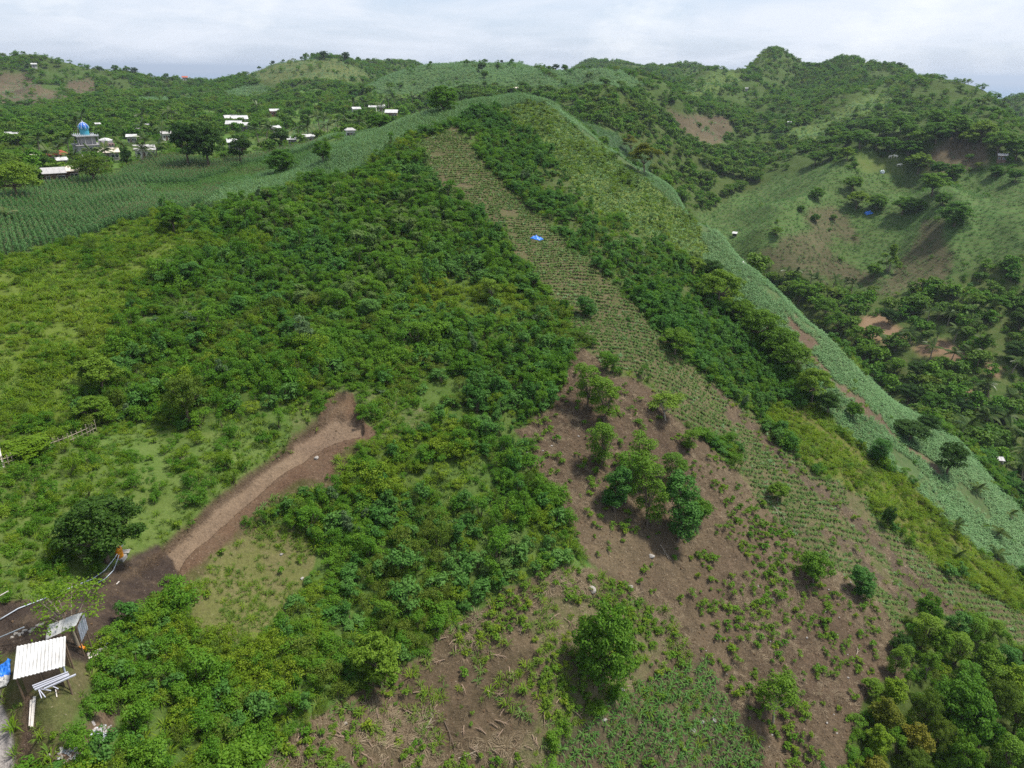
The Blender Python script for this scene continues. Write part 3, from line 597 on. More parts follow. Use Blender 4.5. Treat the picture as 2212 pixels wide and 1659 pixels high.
def bush_mesh(seed, mat, n=330, leaf=.22, kind='round'):
    rg = np.random.default_rng(seed); n = int(n * 2.4); leaf *= .6
    if kind == 'round': cl = spray_clumps(15, .95, .95, .8, .7, .34, rg)
    elif kind == 'tall': cl = spray_clumps(14, .62, .62, 1.05, 1.1, .3, rg)
    elif kind == 'low': cl = spray_clumps(15, 1.1, 1.1, .35, .32, .33, rg)
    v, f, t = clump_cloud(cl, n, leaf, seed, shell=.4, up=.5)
    # a few stems reach from the root into the clumps
    mb = MB()
    for c in cl[:5]: mb.tube([(0, 0, -.25), (c[0] * .45, c[1] * .45, c[2] * .5), c[:3]], [.035, .022, .01], 4, False)
    sv = np.array(mb.v); sf = np.array(mb.f); m = np_mesh('shrub', np.concatenate([v, sv]), np.concatenate([f, sf + len(v)]), mat, np.concatenate([t, np.zeros(len(sv))]))
    m.materials.append(BARK); mi = np.zeros(len(m.polygons), np.int32); mi[len(f):] = 1; m.polygons.foreach_set('material_index', mi); return m
BUSH = [bush_mesh(11, LM['bush']), bush_mesh(12, LM['bush'], 300, .25), bush_mesh(13, LM['bush'], 360, .2, 'tall'), bush_mesh(14, LM['bushblue'], 260, .34), bush_mesh(15, LM['bushblue'], 280, .3, 'tall'),
        bush_mesh(16, LM['olive'], 330, .18), bush_mesh(17, LM['yellow'], 330, .2), bush_mesh(18, LM['yellow'], 300, .2, 'low'), bush_mesh(19, LM['bush'], 300, .2, 'low'), bush_mesh(20, LM['silver'], 300, .3, 'tall'), bush_mesh(21, LM['crop'], 240, .3, 'tall')]
proto_collection('shrub_kinds', BUSH)
def blades(seed, mat, n, h, spread, w, bend, tass=None):
    """tuft of bent blades, each a strip of two quads"""
    rg = np.random.default_rng(seed); V = []; Fq = []; T_ = []
    for i in range(n):
        a = rg.random() * 6.283; b = rg.random() * spread * .35; hh = h * (.6 + .5 * rg.random()); o = np.array([math.cos(a) * b, math.sin(a) * b, 0]); d = np.array([math.cos(a), math.sin(a), 0]); s = np.array([-d[1], d[0], 0]) * w
        p0 = o; p1 = o + d * spread * .45 + np.array([0, 0, hh * .75]); p2 = o + d * spread * (.9 + .3 * rg.random()) + np.array([0, 0, hh * (1 - bend * rg.random())])
        k = len(V); V += [p0 - s * .5, p0 + s * .5, p1 - s * .5, p1 + s * .5, p2 - s * .08, p2 + s * .08]; Fq += [(k, k + 1, k + 3, k + 2), (k + 2, k + 3, k + 5, k + 4)]; T_ += [rg.random()] * 6
    return np_mesh('tuft', np.array(V), np.array(Fq), mat, T_)
def maize_mesh(seed, mat, h, n=9, tassel=False, w=.09, reach=.5):
    rg = np.random.default_rng(seed); V = []; Fq = []; T_ = []; mi = []
    mb = MB().tube([(0, 0, -.1), (0, 0, h * .9)], [.02, .012], 4, False); V += [np.array(p) for p in mb.v]; Fq += mb.f; T_ += [.2] * len(mb.v); mi += [0] * len(mb.f)
    for i in range(n):
        a = i * 2.6 + rg.random() * .8; z = h * (.12 + .75 * i / n); d = np.array([math.cos(a), math.sin(a), 0.]); s = np.array([-d[1], d[0], 0]) * w; l = reach * (.75 + .4 * rg.random())
        p = [np.array([0, 0, z]), d * l * .45 + np.array([0, 0, z + .26 * l]), d * l * .85 + np.array([0, 0, z + .16 * l]), d * l * 1.1 + np.array([0, 0, z - .25 * l])]; k = len(V)
        for q, ww in zip(p, (.5, .6, .45, .06)): V += [q - s * ww, q + s * ww]
        Fq += [(k + 2 * j, k + 2 * j + 1, k + 2 * j + 3, k + 2 * j + 2) for j in range(3)]; T_ += [rg.random()] * 8; mi += [0] * 3
    if tassel:
        for i in range(5):
            a = i * 1.26; d = np.array([math.cos(a) * .1, math.sin(a) * .1, 0]); s = np.array([-d[1], d[0], 0]) * .25; k = len(V)
            V += [np.array([0, 0, h * .9]) - s, np.array([0, 0, h * .9]) + s, d + s * .4 + np.array([0, 0, h * 1.05]), d - s * .4 + np.array([0, 0, h * 1.05])]; Fq.append((k, k + 1, k + 2, k + 3)); T_ += [.5] * 4; mi.append(1)
    m = np_mesh('maize_plant', np.array(V), np.array(Fq), mat, T_); m.materials.append(LM['tassel']); m.polygons.foreach_set('material_index', np.array(mi, np.int32)); return m
MAIZE = [maize_mesh(1, LM['maize'], 1.9, 10, False), maize_mesh(2, LM['maize'], 2.1, 11, True), maize_mesh(3, LM['maize'], 1.7, 10, True), maize_mesh(10, LM['maizepale'], 1.7, 10, False, .1), maize_mesh(11, LM['crop'], 1.8, 10, False, .09)]
MAIZEY = [maize_mesh(4, LM['maizegreen'], .75, 7, False, .08, .55), maize_mesh(5, LM['maizegreen'], .6, 6, False, .07, .5), maize_mesh(6, LM['maizegreen'], .85, 8, False, .08, .55)]
MAIZEP = [maize_mesh(7, LM['maizepale'], .7, 7, False, .11, .5), maize_mesh(8, LM['maizepale'], .9, 8, False, .11, .52), maize_mesh(9, LM['maizepale'], .55, 7, False, .1, .45)]
proto_collection('tall_maize', MAIZE); proto_collection('young_maize', MAIZEY); proto_collection('pale_maize', MAIZEP)
proto_collection('grass_tufts', [blades(31, LM['grass'], 16, .5, .45, .05, .6), blades(32, LM['grass'], 14, .65, .5, .06, .7), blades(33, LM['crop'], 12, .4, .5, .08, .8), blades(34, LM['yellow'], 16, .7, .6, .07, .7)])
proto_collection('crop_tufts', [blades(41, LM['crop'], 10, .38, .42, .1, .8), blades(42, LM['crop'], 9, .3, .36, .11, .9), blades(43, LM['maizepale'], 9, .42, .45, .09, .8)])
proto_collection('straw_tufts', [blades(51, LM['straw'], 14, .35, 1.0, .035, 1.1), blades(52, LM['straw'], 16, .22, 1.2, .03, 1.0), blades(53, LM['straw'], 10, .6, .7, .03, .7)])
def weed_mesh(seed, mat): 
    rg = np.random.default_rng(seed); cl = spray_clumps(5, .28, .28, .3, .3, .2, rg); v, f, t = clump_cloud(cl, 90, .17, seed, .3, .6); return np_mesh('weed', v, f, mat, t)
CLODM = simple_mat('earth_clod', (.104, .070, .043), .98, .05, noise_amt=.5, scale=3)
def clod_mesh(seed):
    rg = np.random.default_rng(seed); bm = bmesh.new(); bmesh.ops.create_icosphere(bm, subdivisions=1, radius=.5)
    for v in bm.verts: v.co = v.co * (.65 + .7 * rg.random()); v.co.z *= .6
    m = bpy.data.meshes.new('clod'); bm.to_mesh(m); bm.free(); m.materials.append(CLODM); return m
proto_collection('clods', [clod_mesh(1), clod_mesh(2), clod_mesh(3)])
WEED = [weed_mesh(61, LM['treelight']), weed_mesh(62, LM['yellow']), weed_mesh(63, LM['bush']), weed_mesh(64, LM['treelight'])]
proto_collection('weeds', WEED)

# ------------------------------------------------------------------ trees: tapered trunk with limbs, crown of leaf clumps (unit: metres for a tree 8 m tall)
def tree_meshes(kind, seed, leafmat, n=3000, leaf=.3, bark=None):
    rg = np.random.default_rng(seed); H = 8.0; bark = bark or BARK; cl = []; limbs = []
    if kind == 'round':
        cl = spray_clumps(80, 3.2, 3.2, 3.4, 4.3, .68, rg); th = 2.6
    elif kind == 'umbrella':
        th = 3.4
        for i in range(80):
            a = rg.random() * 6.283; q = math.sqrt(rg.random()); s = .5 + .45 * rg.random()
            cl.append((math.cos(a) * q * 3.8, math.sin(a) * q * 3.8, 6.8 - q * q * 2.6 + rg.normal() * .45 - 1.0 * rg.random(), s * 1.2, s * 1.2, s * .62))
    elif kind == 'slender':
        th = 2.2
        for i in range(44):
            z = 1.3 + 6.3 * (i + rg.random()) / 44; q = 1.35 * math.sin(math.pi * min(1, (z - .3) / 8.2)) ** .7; a = rg.random() * 6.283; s = .36 + .34 * rg.random()
            cl.append((math.cos(a) * q * (.5 + .55 * rg.random()) + .12 * (z - 4), math.sin(a) * q * (.5 + .55 * rg.random()), z, s, s, s * .95))
    elif kind == 'dome':
        th = 1.8; cl = spray_clumps(110, 3.5, 3.5, 3.9, 3.6, .68, rg)
    elif kind == 'sparse':
        th = 2.6; cl = spray_clumps(26, 2.6, 2.6, 2.6, 4.9, .75, rg)
    elif kind == 'vine':
        th = 2.0; cl = [(rg.normal() * .25, rg.normal() * .25, 1.4 + i * .62, 1.5 * math.sin(math.pi * (i + 2.2) / 12.5), 1.5 * math.sin(math.pi * (i + 2.2) / 12.5), .8) for i in range(10)] + spray_clumps(40, 2.0, 2.0, 3.0, 4.2, .5, rg)
    elif kind == 'bamboo':
        th = 1.0
        for i in range(26):
            a = rg.random() * 6.283; q = rg.random() * 2.6; z = 2 + 5.6 * rg.random() * (1 - q / 4.2); cl.append((math.cos(a) * q, math.sin(a) * q, z, .75, .75, .55))
    n = int(n * (2.4 if kind != 'sparse' else 1.1)); leaf *= .95
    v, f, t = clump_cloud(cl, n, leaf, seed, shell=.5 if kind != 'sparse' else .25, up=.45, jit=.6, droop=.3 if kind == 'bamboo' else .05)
    tw = .20 if kind in ('round', 'umbrella', 'dome') else .11
    mb = MB(); bx, by = rg.normal() * .25, rg.normal() * .25; top = Vector((bx, by, th))
    if kind == 'bamboo':
        for i in range(14): c = cl[i]; mb.tube([(c[0] * .2, c[1] * .2, -.4), (c[0] * .55, c[1] * .55, c[2] * .7), c[:3]], [.06, .05, .02], 5, False)
    else:
        mb.tube([(0, 0, -.6), (0, 0, .0), (bx * .5, by * .5, th * .55), top], [tw * 1.5, tw * 1.25, tw, tw * .8], 8, False)
        order = sorted(range(len(cl)), key=lambda i: -abs(cl[i][0]) - abs(cl[i][1]) - .4 * cl[i][2])[:min(12, len(cl))]
        for i in order:
            c = Vector(cl[i][:3]); z0 = top * (.75 + .25 * rg.random()) if c.z > top.z else top * .6
            mid = z0.lerp(c, .5) + Vector((0, 0, -.12 * (c - z0).length * (1 if kind == 'umbrella' else -.3)))
            mb.tube([z0, mid, c], [tw * .5, tw * .32, tw * .1], 5, False)
    tm = mb.mesh(kind + '_trunk', bark, True); cm = np_mesh(kind + '_crown', v, f, leafmat, t)
    xs = np.abs(v[:, :2]).max(); return tm, cm, float(np.percentile(np.hypot(v[:, 0], v[:, 1]), 97)) * 2, float(v[:, 2].max())
TREE = {}
for k_, (kd, sd_, mt, n_, lf, bk) in {
    'round': ('round', 101, 'tree', 3000, .34, None), 'round2': ('round', 102, 'treedark', 3200, .34, None), 'roundlight': ('round', 103, 'treelight', 2800, .34, None), 'feather': ('dome', 104, 'treelight', 5200, .2, None),
    'umbrella': ('umbrella', 105, 'tree', 3400, .34, None), 'umbrella2': ('umbrella', 106, 'tree', 3400, .34, None), 'umbrellalight': ('umbrella', 107, 'treelight', 3200, .34, None),
    'slender': ('slender', 108, 'treelight', 1900, .2, None), 'slender2': ('slender', 109, 'bush', 1900, .2, None), 'slenderblue': ('slender', 110, 'bushblue', 2400, .24, None),
    'mango': ('dome', 111, 'treedark', 4600, .3, None), 'sparse': ('sparse', 112, 'yellow', 1700, .2, PALEBARK), 'sparse2': ('sparse', 113, 'treelight', 2600, .28, PALEBARK), 'olive': ('round', 114, 'olive', 3000, .24, None),
    'vine': ('vine', 115, 'gold', 3000, .28, None), 'vine2': ('vine', 116, 'yellow', 3000, .28, None), 'bamboo': ('bamboo', 117, 'treelight', 2600, .34, PALEBARK), 'gold': ('sparse', 118, 'gold', 4200, .3, None), 'dome': ('dome', 119, 'tree', 4000, .32, None)}.items():
    TREE[k_] = tree_meshes(kd, sd_, LM[mt], n_, lf, bk)
def far_tree_mesh(seed, mat, n=330, kind='round'):
    rg = np.random.default_rng(seed)
    cl = spray_clumps(18, 2.6, 2.6, 2.5, 2.6, 1.05, rg) if kind == 'round' else [(math.cos(a) * q, math.sin(a) * q, 4.4 - q * .6, 1.6, 1.6, 1.0) for a, q in zip(rg.random(10) * 6.28, np.sqrt(rg.random(10)) * 3.2)]
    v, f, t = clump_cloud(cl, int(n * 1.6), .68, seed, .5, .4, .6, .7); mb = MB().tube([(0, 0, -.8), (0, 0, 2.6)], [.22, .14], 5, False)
    sv = np.array(mb.v); sf = np.array(mb.f); m = np_mesh('tree', np.concatenate([v, sv]), np.concatenate([f, sf + len(v)]), mat, np.concatenate([t, np.zeros(len(sv))]))
    m.materials.append(BARK); mi = np.zeros(len(m.polygons), np.int32); mi[len(f):] = 1; m.polygons.foreach_set('material_index', mi); return m
proto_collection('wood_trees', [far_tree_mesh(71, LM['far']), far_tree_mesh(72, LM['far'], 300), far_tree_mesh(73, LM['far'], 300, 'flat'), far_tree_mesh(74, LM['bush']), far_tree_mesh(75, LM['olive'], 300), far_tree_mesh(76, LM['tree'], 330)])

# ------------------------------------------------------------------ uncountable growth: one object per kind, instanced on points
def scatter(name, coll, pts, scl, idx, label, tilt=.12, zoff=0.0, rz=None):
    n = len(pts)
    if n == 0: return None
    m = bpy.data.meshes.new(name); m.vertices.add(n); p = np.array(pts, np.float32); p[:, 2] += zoff; m.vertices.foreach_set('co', p.ravel())
    rot = np.zeros((n, 3), np.float32); rot[:, :2] = rng.normal(size=(n, 2)) * tilt; rot[:, 2] = rng.random(n) * 6.283 if rz is None else rz
    a = m.attributes.new('rot', 'FLOAT_VECTOR', 'POINT'); a.data.foreach_set('vector', rot.ravel())
    s3 = np.asarray(scl, np.float32); s3 = np.repeat(s3[:, None], 3, 1) if s3.ndim == 1 else s3
    a = m.attributes.new('scl', 'FLOAT_VECTOR', 'POINT'); a.data.foreach_set('vector', np.ascontiguousarray(s3).ravel())
    a = m.attributes.new('idx', 'INT', 'POINT'); a.data.foreach_set('value', np.asarray(idx, np.int32))
    o = link(name, m); ng = bpy.data.node_groups.new(name, 'GeometryNodeTree')
    ng.interface.new_socket('Geometry', in_out='INPUT', socket_type='NodeSocketGeometry'); ng.interface.new_socket('Geometry', in_out='OUTPUT', socket_type='NodeSocketGeometry')
    N = ng.nodes; L = ng.links; gi = N.new('NodeGroupInput'); go = N.new('NodeGroupOutput'); ip = N.new('GeometryNodeInstanceOnPoints'); ci = N.new('GeometryNodeCollectionInfo')
    ci.inputs['Collection'].default_value = PROTO[coll][0]; ci.inputs['Separate Children'].default_value = True; ci.inputs['Reset Children'].default_value = True
    def na(nm, ty):
        q = N.new('GeometryNodeInputNamedAttribute'); q.data_type = ty; q.inputs['Name'].default_value = nm; return q.outputs['Attribute']
    L.new(gi.outputs[0], ip.inputs['Points']); L.new(ci.outputs[0], ip.inputs['Instance']); ip.inputs['Pick Instance'].default_value = True
    L.new(na('idx', 'INT'), ip.inputs['Instance Index']); e = N.new('FunctionNodeEulerToRotation'); L.new(na('rot', 'FLOAT_VECTOR'), e.inputs[0]); L.new(e.outputs[0], ip.inputs['Rotation']); L.new(na('scl', 'FLOAT_VECTOR'), ip.inputs['Scale'])
    L.new(ip.outputs[0], go.inputs[0]); md = o.modifiers.new('growth', 'NODES'); md.node_group = ng
    return tag(o, label, name.replace('_', ' ').split()[-1], kind='stuff')
def pick(n, weights):
    w = np.zeros(12); 
    for k, x in weights.items(): w[k] = x
    return rng.choice(12, n, p=w / w.sum())
def copies(mesh_list, pts, scl, idx, name, label, cat, group):
    for p, s, i in zip(pts, scl, idx):
        o = bpy.data.objects.new(name, mesh_list[i]); COL.objects.link(o); o.location = p; o.scale = (s, s, s * random.uniform(.85, 1.15)); o.rotation_euler = (random.gauss(0, .1), random.gauss(0, .1), random.uniform(0, 6.28)); tag(o, label, cat, group)
def in_frame(pts, m=10):
    u, v = project(pts[:, 0], pts[:, 1], pts[:, 2] - CZ); return (u > -m) & (u < 2212 + m) & (v > 0) & (v < 1659 + m)
def split_nearest(pts, scl, n=300):
    d = np.linalg.norm(pts - np.array([0, 0, CZ]), axis=1); fr = in_frame(pts); key = np.where(fr, scl / d, -1); o = np.argsort(-key); k = np.zeros(len(pts), bool); k[o[:n]] = True; return k
# ------------------------------------------------------------------ clearance: nothing grows through buildings, the track or the yard things
KEEP = []          # (x, y, radius)
def keep(u, v, rad_px, rmin=20):
    p = hit(u, v, rmin); KEEP.append((p.x, p.y, rad_px * mpp(p)))
for q in ((85, 1425, 75), (150, 1375, 50), (260, 1205, 22), (20, 1450, 40), (195, 1425, 22), (70, 1555, 16), (215, 1590, 28), (100, 1480, 45), (1160, 515, 14)): keep(*q)
def clear(pts):
    if not KEEP: return pts
    k = np.ones(len(pts), bool)
    for x, y, r in KEEP: k &= np.hypot(pts[:, 0] - x, pts[:, 1] - y) > r
    return pts[k]
def px(pts): return project(pts[:, 0], pts[:, 1], pts[:, 2] - CZ)

# ---- shrubs of the thicket and of the strips
def shrubs():
    dens = {'scrub': 2.6, 'bushstrip': 2.3, 'yellowthicket': 1.9, 'yellow': 1.7, 'meadow': 1.4, 'thin': 1.1, 'verge': .35, 'yard': .10, 'woodland': .5, 'sparsecrop': .7, 'clearing': .03, 'village': .0, 'drygreen': .22, 'lightcorn': .03, 'dry': .07, 'strip': .006, 'stripgap': .02}
    clumpy = np.clip(.75 + 1.3 * fbm(GX / 9 + 7, GY / 9, 3), .12, 1.5)
    pts = clear(sample(dens.keys(), dens, clumpy, 0, 250)); c = ground_cls(pts[:, 0], pts[:, 1]); n = len(pts)
    name = {i: k for k, i in CL.items()}; u, v = px(pts)
    scl = (.42 + .75 * rng.random(n) ** 1.7) * (1 + .35 * fbm(pts[:, 0] / 7 + 9, pts[:, 1] / 7, 2)); idx = np.zeros(n, int)
    g = fbm(pts[:, 0] / 22, pts[:, 1] / 22, 2)
    for k, w, s in (('scrub', {0: 5, 1: 4, 2: 3, 3: 1.3, 4: .8, 5: 1.2, 6: .7, 9: .15}, 1.12), ('bushstrip', {0: 2, 1: 2, 2: 2, 3: 5, 4: 4, 5: 1, 9: .2}, 1.1), ('yellowthicket', {5: 1, 6: 5, 7: 6, 8: 1}, .85), ('yellow', {6: 4, 7: 6, 0: 2, 8: 3, 5: 1}, .85), ('meadow', {0: 4, 8: 4, 6: 3, 7: 2, 1: 2}, .85), ('thin', {0: 4, 8: 3, 1: 2}, .9), ('verge', {8: 3, 0: 1}, .6), ('yard', {8: 3, 0: 2, 6: 2}, .7),
                    ('woodland', {0: 3, 2: 3, 6: 3, 5: 2}, 1.2), ('sparsecrop', {6: 6, 21 % 12: 0, 7: 2, 10: 4}, .62), ('clearing', {8: 3, 0: 1}, .5), ('drygreen', {8: 4, 0: 2, 6: 1}, .6), ('dry', {8: 3, 0: 1, 9: .5}, .5), ('lightcorn', {0: 1, 6: 1}, .6), ('strip', {0: 1, 6: 1, 3: .5}, .6), ('stripgap', {0: 1, 8: 1, 9: .5}, .7)):
        m = c == CL[k]
        if m.any(): idx[m] = pick(m.sum(), w); scl[m] *= s
    # the upper right of the thicket is bluer and broader leaved, the lower left more olive
    m = (c == CL['scrub']) & (u > 850) & (v < 900) & (rng.random(n) < .45); idx[m] = pick(m.sum(), {3: 3, 1: 2, 4: 1, 2: 1})
    m = (c == CL['scrub']) & (u < 700) & (v > 700) & (rng.random(n) < .3); idx[m] = pick(m.sum(), {6: 2, 5: 2, 8: 1})
    # stands of one kind: each species gathers in patches
    sc_ = c == CL['scrub']
    for off, ws, thr in ((11, {6: 3, 7: 1}, .36), (37, {3: 3, 4: 1}, .32), (61, {5: 2, 8: 2}, .34), (83, {2: 3, 10: 1}, .34)):
        m = sc_ & (fbm(pts[:, 0] / 12 + off, pts[:, 1] / 12 - off, 2) > thr) & (rng.random(n) < .75); idx[m] = pick(m.sum(), ws)
    big = sc_ & (rng.random(n) < .035); scl[big] *= 1.5
    k = split_nearest(pts, scl, 300)
    adj = {0: 'leafy green', 1: 'leafy green', 2: 'tall leafy green', 3: 'broad-leaved blue-green', 4: 'tall blue-green', 5: 'olive', 6: 'yellow-green', 7: 'low yellow-green', 8: 'low spreading green', 9: 'silvery', 10: 'pale green'}
    def zone(a, b, cc):
        nm = name[cc]
        if nm in ('dry', 'drygreen', 'soil'): return 'scattered on the dry brown slope'
        if nm == 'woodland' or a > 1750: return 'under the trees of the lower right wood'
        if nm in ('meadow', 'yard', 'verge', 'clearing'): return 'on the grass beside the dirt track' if b < 1330 else 'in the yard near the sheds'
        if b > 1330: return 'in the thicket right of the sheds' if a < 520 else 'in the thicket at the edge of the dry slope'
        return 'in the thicket between the dirt track and the brown clearing'
    for i_ in np.nonzero(k)[0]: copies(BUSH, pts[i_:i_ + 1], scl[i_:i_ + 1], idx[i_:i_ + 1], 'shrub', adj[int(idx[i_])] + ' shrub ' + zone(u[i_], v[i_], int(c[i_])), 'shrub', 'shrubs of the hillside thicket')
    s3 = np.stack([scl, scl, scl * np.clip(1 + .55 * fbm(pts[:, 0] / 5 + 3, pts[:, 1] / 5, 2) + rng.normal(size=n) * .28, .45, 2.1)], 1); s3[:, :2] *= (.8 + .5 * rng.random(n))[:, None]
    scatter('shrub_thicket', 'shrub_kinds', pts[~k], s3[~k], idx[~k], 'dense mass of green shrubs covering the hillside', .15, -.1)
    print('shrubs', n)
shrubs()
# ---- grass and weeds between them
def grasses():
    dens = {'yellow': 4.0, 'meadow': 5., 'clearing': 8., 'yard': 3., 'thin': 2.5, 'verge': 2.5, 'bank': 1.0, 'scrub': 3.0, 'yellowthicket': 3., 'woodland': .5, 'drygreen': 2.6, 'dry': 1.6, 'maizepatch': 1.0, 'sparsecrop': 1.6, 'stripgap': .5, 'bushstrip': 2.0, 'soilpath': .2}
    pts = clear(sample(dens.keys(), dens, np.clip(.6 + 1.3 * fbm(GX / 4, GY / 4, 2), .1, 2), 0, 235)); c = ground_cls(pts[:, 0], pts[:, 1]); n = len(pts)
    idx = pick(n, {0: 4, 1: 3, 2: 2, 3: 2}); m = (c == CL['yellow']) | (c == CL['yellowthicket']); idx[m] = pick(m.sum(), {3: 6, 0: 3, 1: 2}); m = (c == CL['clearing']); idx[m] = pick(m.sum(), {0: 3, 1: 3, 3: 1})
    s = .55 + .7 * rng.random(n); s[(c == CL['clearing']) | (c == CL['meadow'])] *= .6
    scatter('ground_grass', 'grass_tufts', pts, s, idx, 'tufts of grass growing over the slope', .15); print('grass', n)
    dens = {'drygreen': 1.5, 'dry': 1.5, 'soil': .75, 'stripgap': .3, 'thin': .6, 'maizepatch': .2, 'clearing': .10, 'soilpath': .05, 'spill': .01, 'strip': .03, 'yard': .15, 'meadow': .2, 'sparsecrop': .12}
    pu = np.clip(.4 + 1.8 * fbm(GX / 5 + 30, GY / 5, 2), .0, 2.5)
    pu = np.where(cls == CL['soil'], np.clip(.45 + 1.1 * fbm(GX / 4 + 30, GY / 4, 3), .05, 1.6), pu)
    pu = pu * (1 + 1.8 * ((cls == CL['soil']) & (GU > 1500) & (GV > 1080) & (GU < 1900)))
    pts = clear(sample(dens.keys(), dens, pu, 0, 200)); n = len(pts); s = .6 + .9 * rng.random(n) ** 1.5; idx = pick(n, {0: 4, 1: 1.5, 2: 2, 3: 3})
    c = ground_cls(pts[:, 0], pts[:, 1]); onsoil = (c == CL['soil']) & in_frame(pts)
    kk = np.zeros(n, bool); w = np.nonzero(onsoil)[0]; d = np.linalg.norm(pts[w] - np.array([0, 0, CZ]), axis=1); kk[w[np.argsort(-s[w] / d)[:300]]] = True
    wu, wv = px(pts); sp_ = {'below the slender tree clump': (1400, 1200), 'round the lone dense round tree': (1755, 1240), 'above the slender tree clump': (1250, 900), 'round the thin yellow-green tree': (1670, 1540), 'between the feathery tree and the lone round tree': (1540, 1330), 'beside the lower right wood': (1850, 1470), 'on the lowest soil right of the maize patch': (1720, 1640), 'below the crop strip': (1620, 1120)}
    for i_ in np.nonzero(kk)[0]:
        z_ = min(sp_, key=lambda q: math.hypot(wu[i_] - sp_[q][0], wv[i_] - sp_[q][1])); h_ = ('tiny ' if s[i_] < .85 else 'sturdy ' if s[i_] > 1.15 else 'small ') + {0: 'bright green', 1: 'yellow-green', 2: 'dark green', 3: 'bright green'}[int(idx[i_])]
        copies(WEED, pts[i_:i_ + 1], s[i_:i_ + 1] * 1.1, idx[i_:i_ + 1], 'seedling', h_ + ' seedling on brown soil ' + z_, 'seedling', 'seedlings on the cleared brown slope')
    scatter('ground_weeds', 'weeds', pts[~kk], s[~kk], idx[~kk], 'low green weeds scattered over cleared ground'); print('weeds', n)
    dens = {'soil': 7., 'dry': 7.0, 'drygreen': 3.0, 'strip': .9, 'stripgap': 1.6, 'thin': .3, 'maizepatch': .3, 'sparsecrop': .15}
    pts = clear(sample(dens.keys(), dens, np.clip(.5 + 2.2 * fbm(GX / 6 + 90, GY / 6, 3), .03, 2.4), 0, 170)); n = len(pts)
    c = ground_cls(pts[:, 0], pts[:, 1]); idx = pick(n, {0: 2, 1: 5}); m = c == CL['dry']; idx[m] = pick(m.sum(), {0: 2, 1: 4, 2: 2}); s = .32 + .4 * rng.random(n); s[m] *= 1.25
    scatter('straw_litter', 'straw_tufts', pts, s, idx, 'dry straw and cut stalks lying on the cleared slope', .3, -.05); print('straw', n)
    pts = clear(sample(['soil', 'dry', 'stripgap', 'mud', 'spill', 'drygreen', 'bank', 'track'], {'bank': 6., 'track': .6, 'soil': 3.2, 'dry': 1.2, 'stripgap': 3., 'mud': 3., 'spill': 3.5, 'drygreen': .8}, np.clip(.6 + 1.6 * fbm(GX / 4 + 55, GY / 4, 3), .1, 2), 0, 160)); n = len(pts)
    scatter('earth_clods', 'clods', pts, .08 + .26 * rng.random(n) ** 3, pick(n, {0: 1, 1: 1, 2: 1}), 'clods of brown earth on the cleared ground', .4); print('clods', n)
grasses()
# ---- planted rows
def rows(classes, along, row_gap, plant_gap, r0, r1, jitter=.12, keepfrac=1.0, urange=None):
    """lattice of plants over land-cover classes; along is the compass of the rows"""
    m = np.isin(cls, [CL[c] for c in classes]) & VIS_ & INVIEW & (RG >= r0) & (RG <= r1)
    x, y = GX[m], GY[m]; ca, sa = math.cos(along), math.sin(along); a = x * ca + y * sa; b = -x * sa + y * ca
    A_, B_ = np.meshgrid(np.arange(a.min(), a.max(), plant_gap), np.arange(b.min(), b.max(), row_gap)); A_ = A_.ravel(); B_ = B_.ravel()
    B_ = B_ + fbm(A_ / 25, B_ / 25, 2) * 1.6 + fbm(A_ / 6, B_ / 6, 2) * .35
    A_ = A_ + rng.normal(size=A_.size) * jitter; B_ = B_ + rng.normal(size=A_.size) * jitter * .6
    X, Y = A_ * ca - B_ * sa, A_ * sa + B_ * ca; rr = np.hypot(X, Y); k = (rr >= r0) & (rr <= r1) & (np.abs(np.arctan2(X, Y)) < 1.2) & (rng.random(X.size) < keepfrac); X, Y = X[k], Y[k]
    fa, fl = gidx(X, Y); ia, il = np.rint(fa).astype(int), np.rint(fl).astype(int); k = m[ia, il]; X, Y = X[k], Y[k]
    return np.stack([X, Y, ground_z(X, Y)], 1)
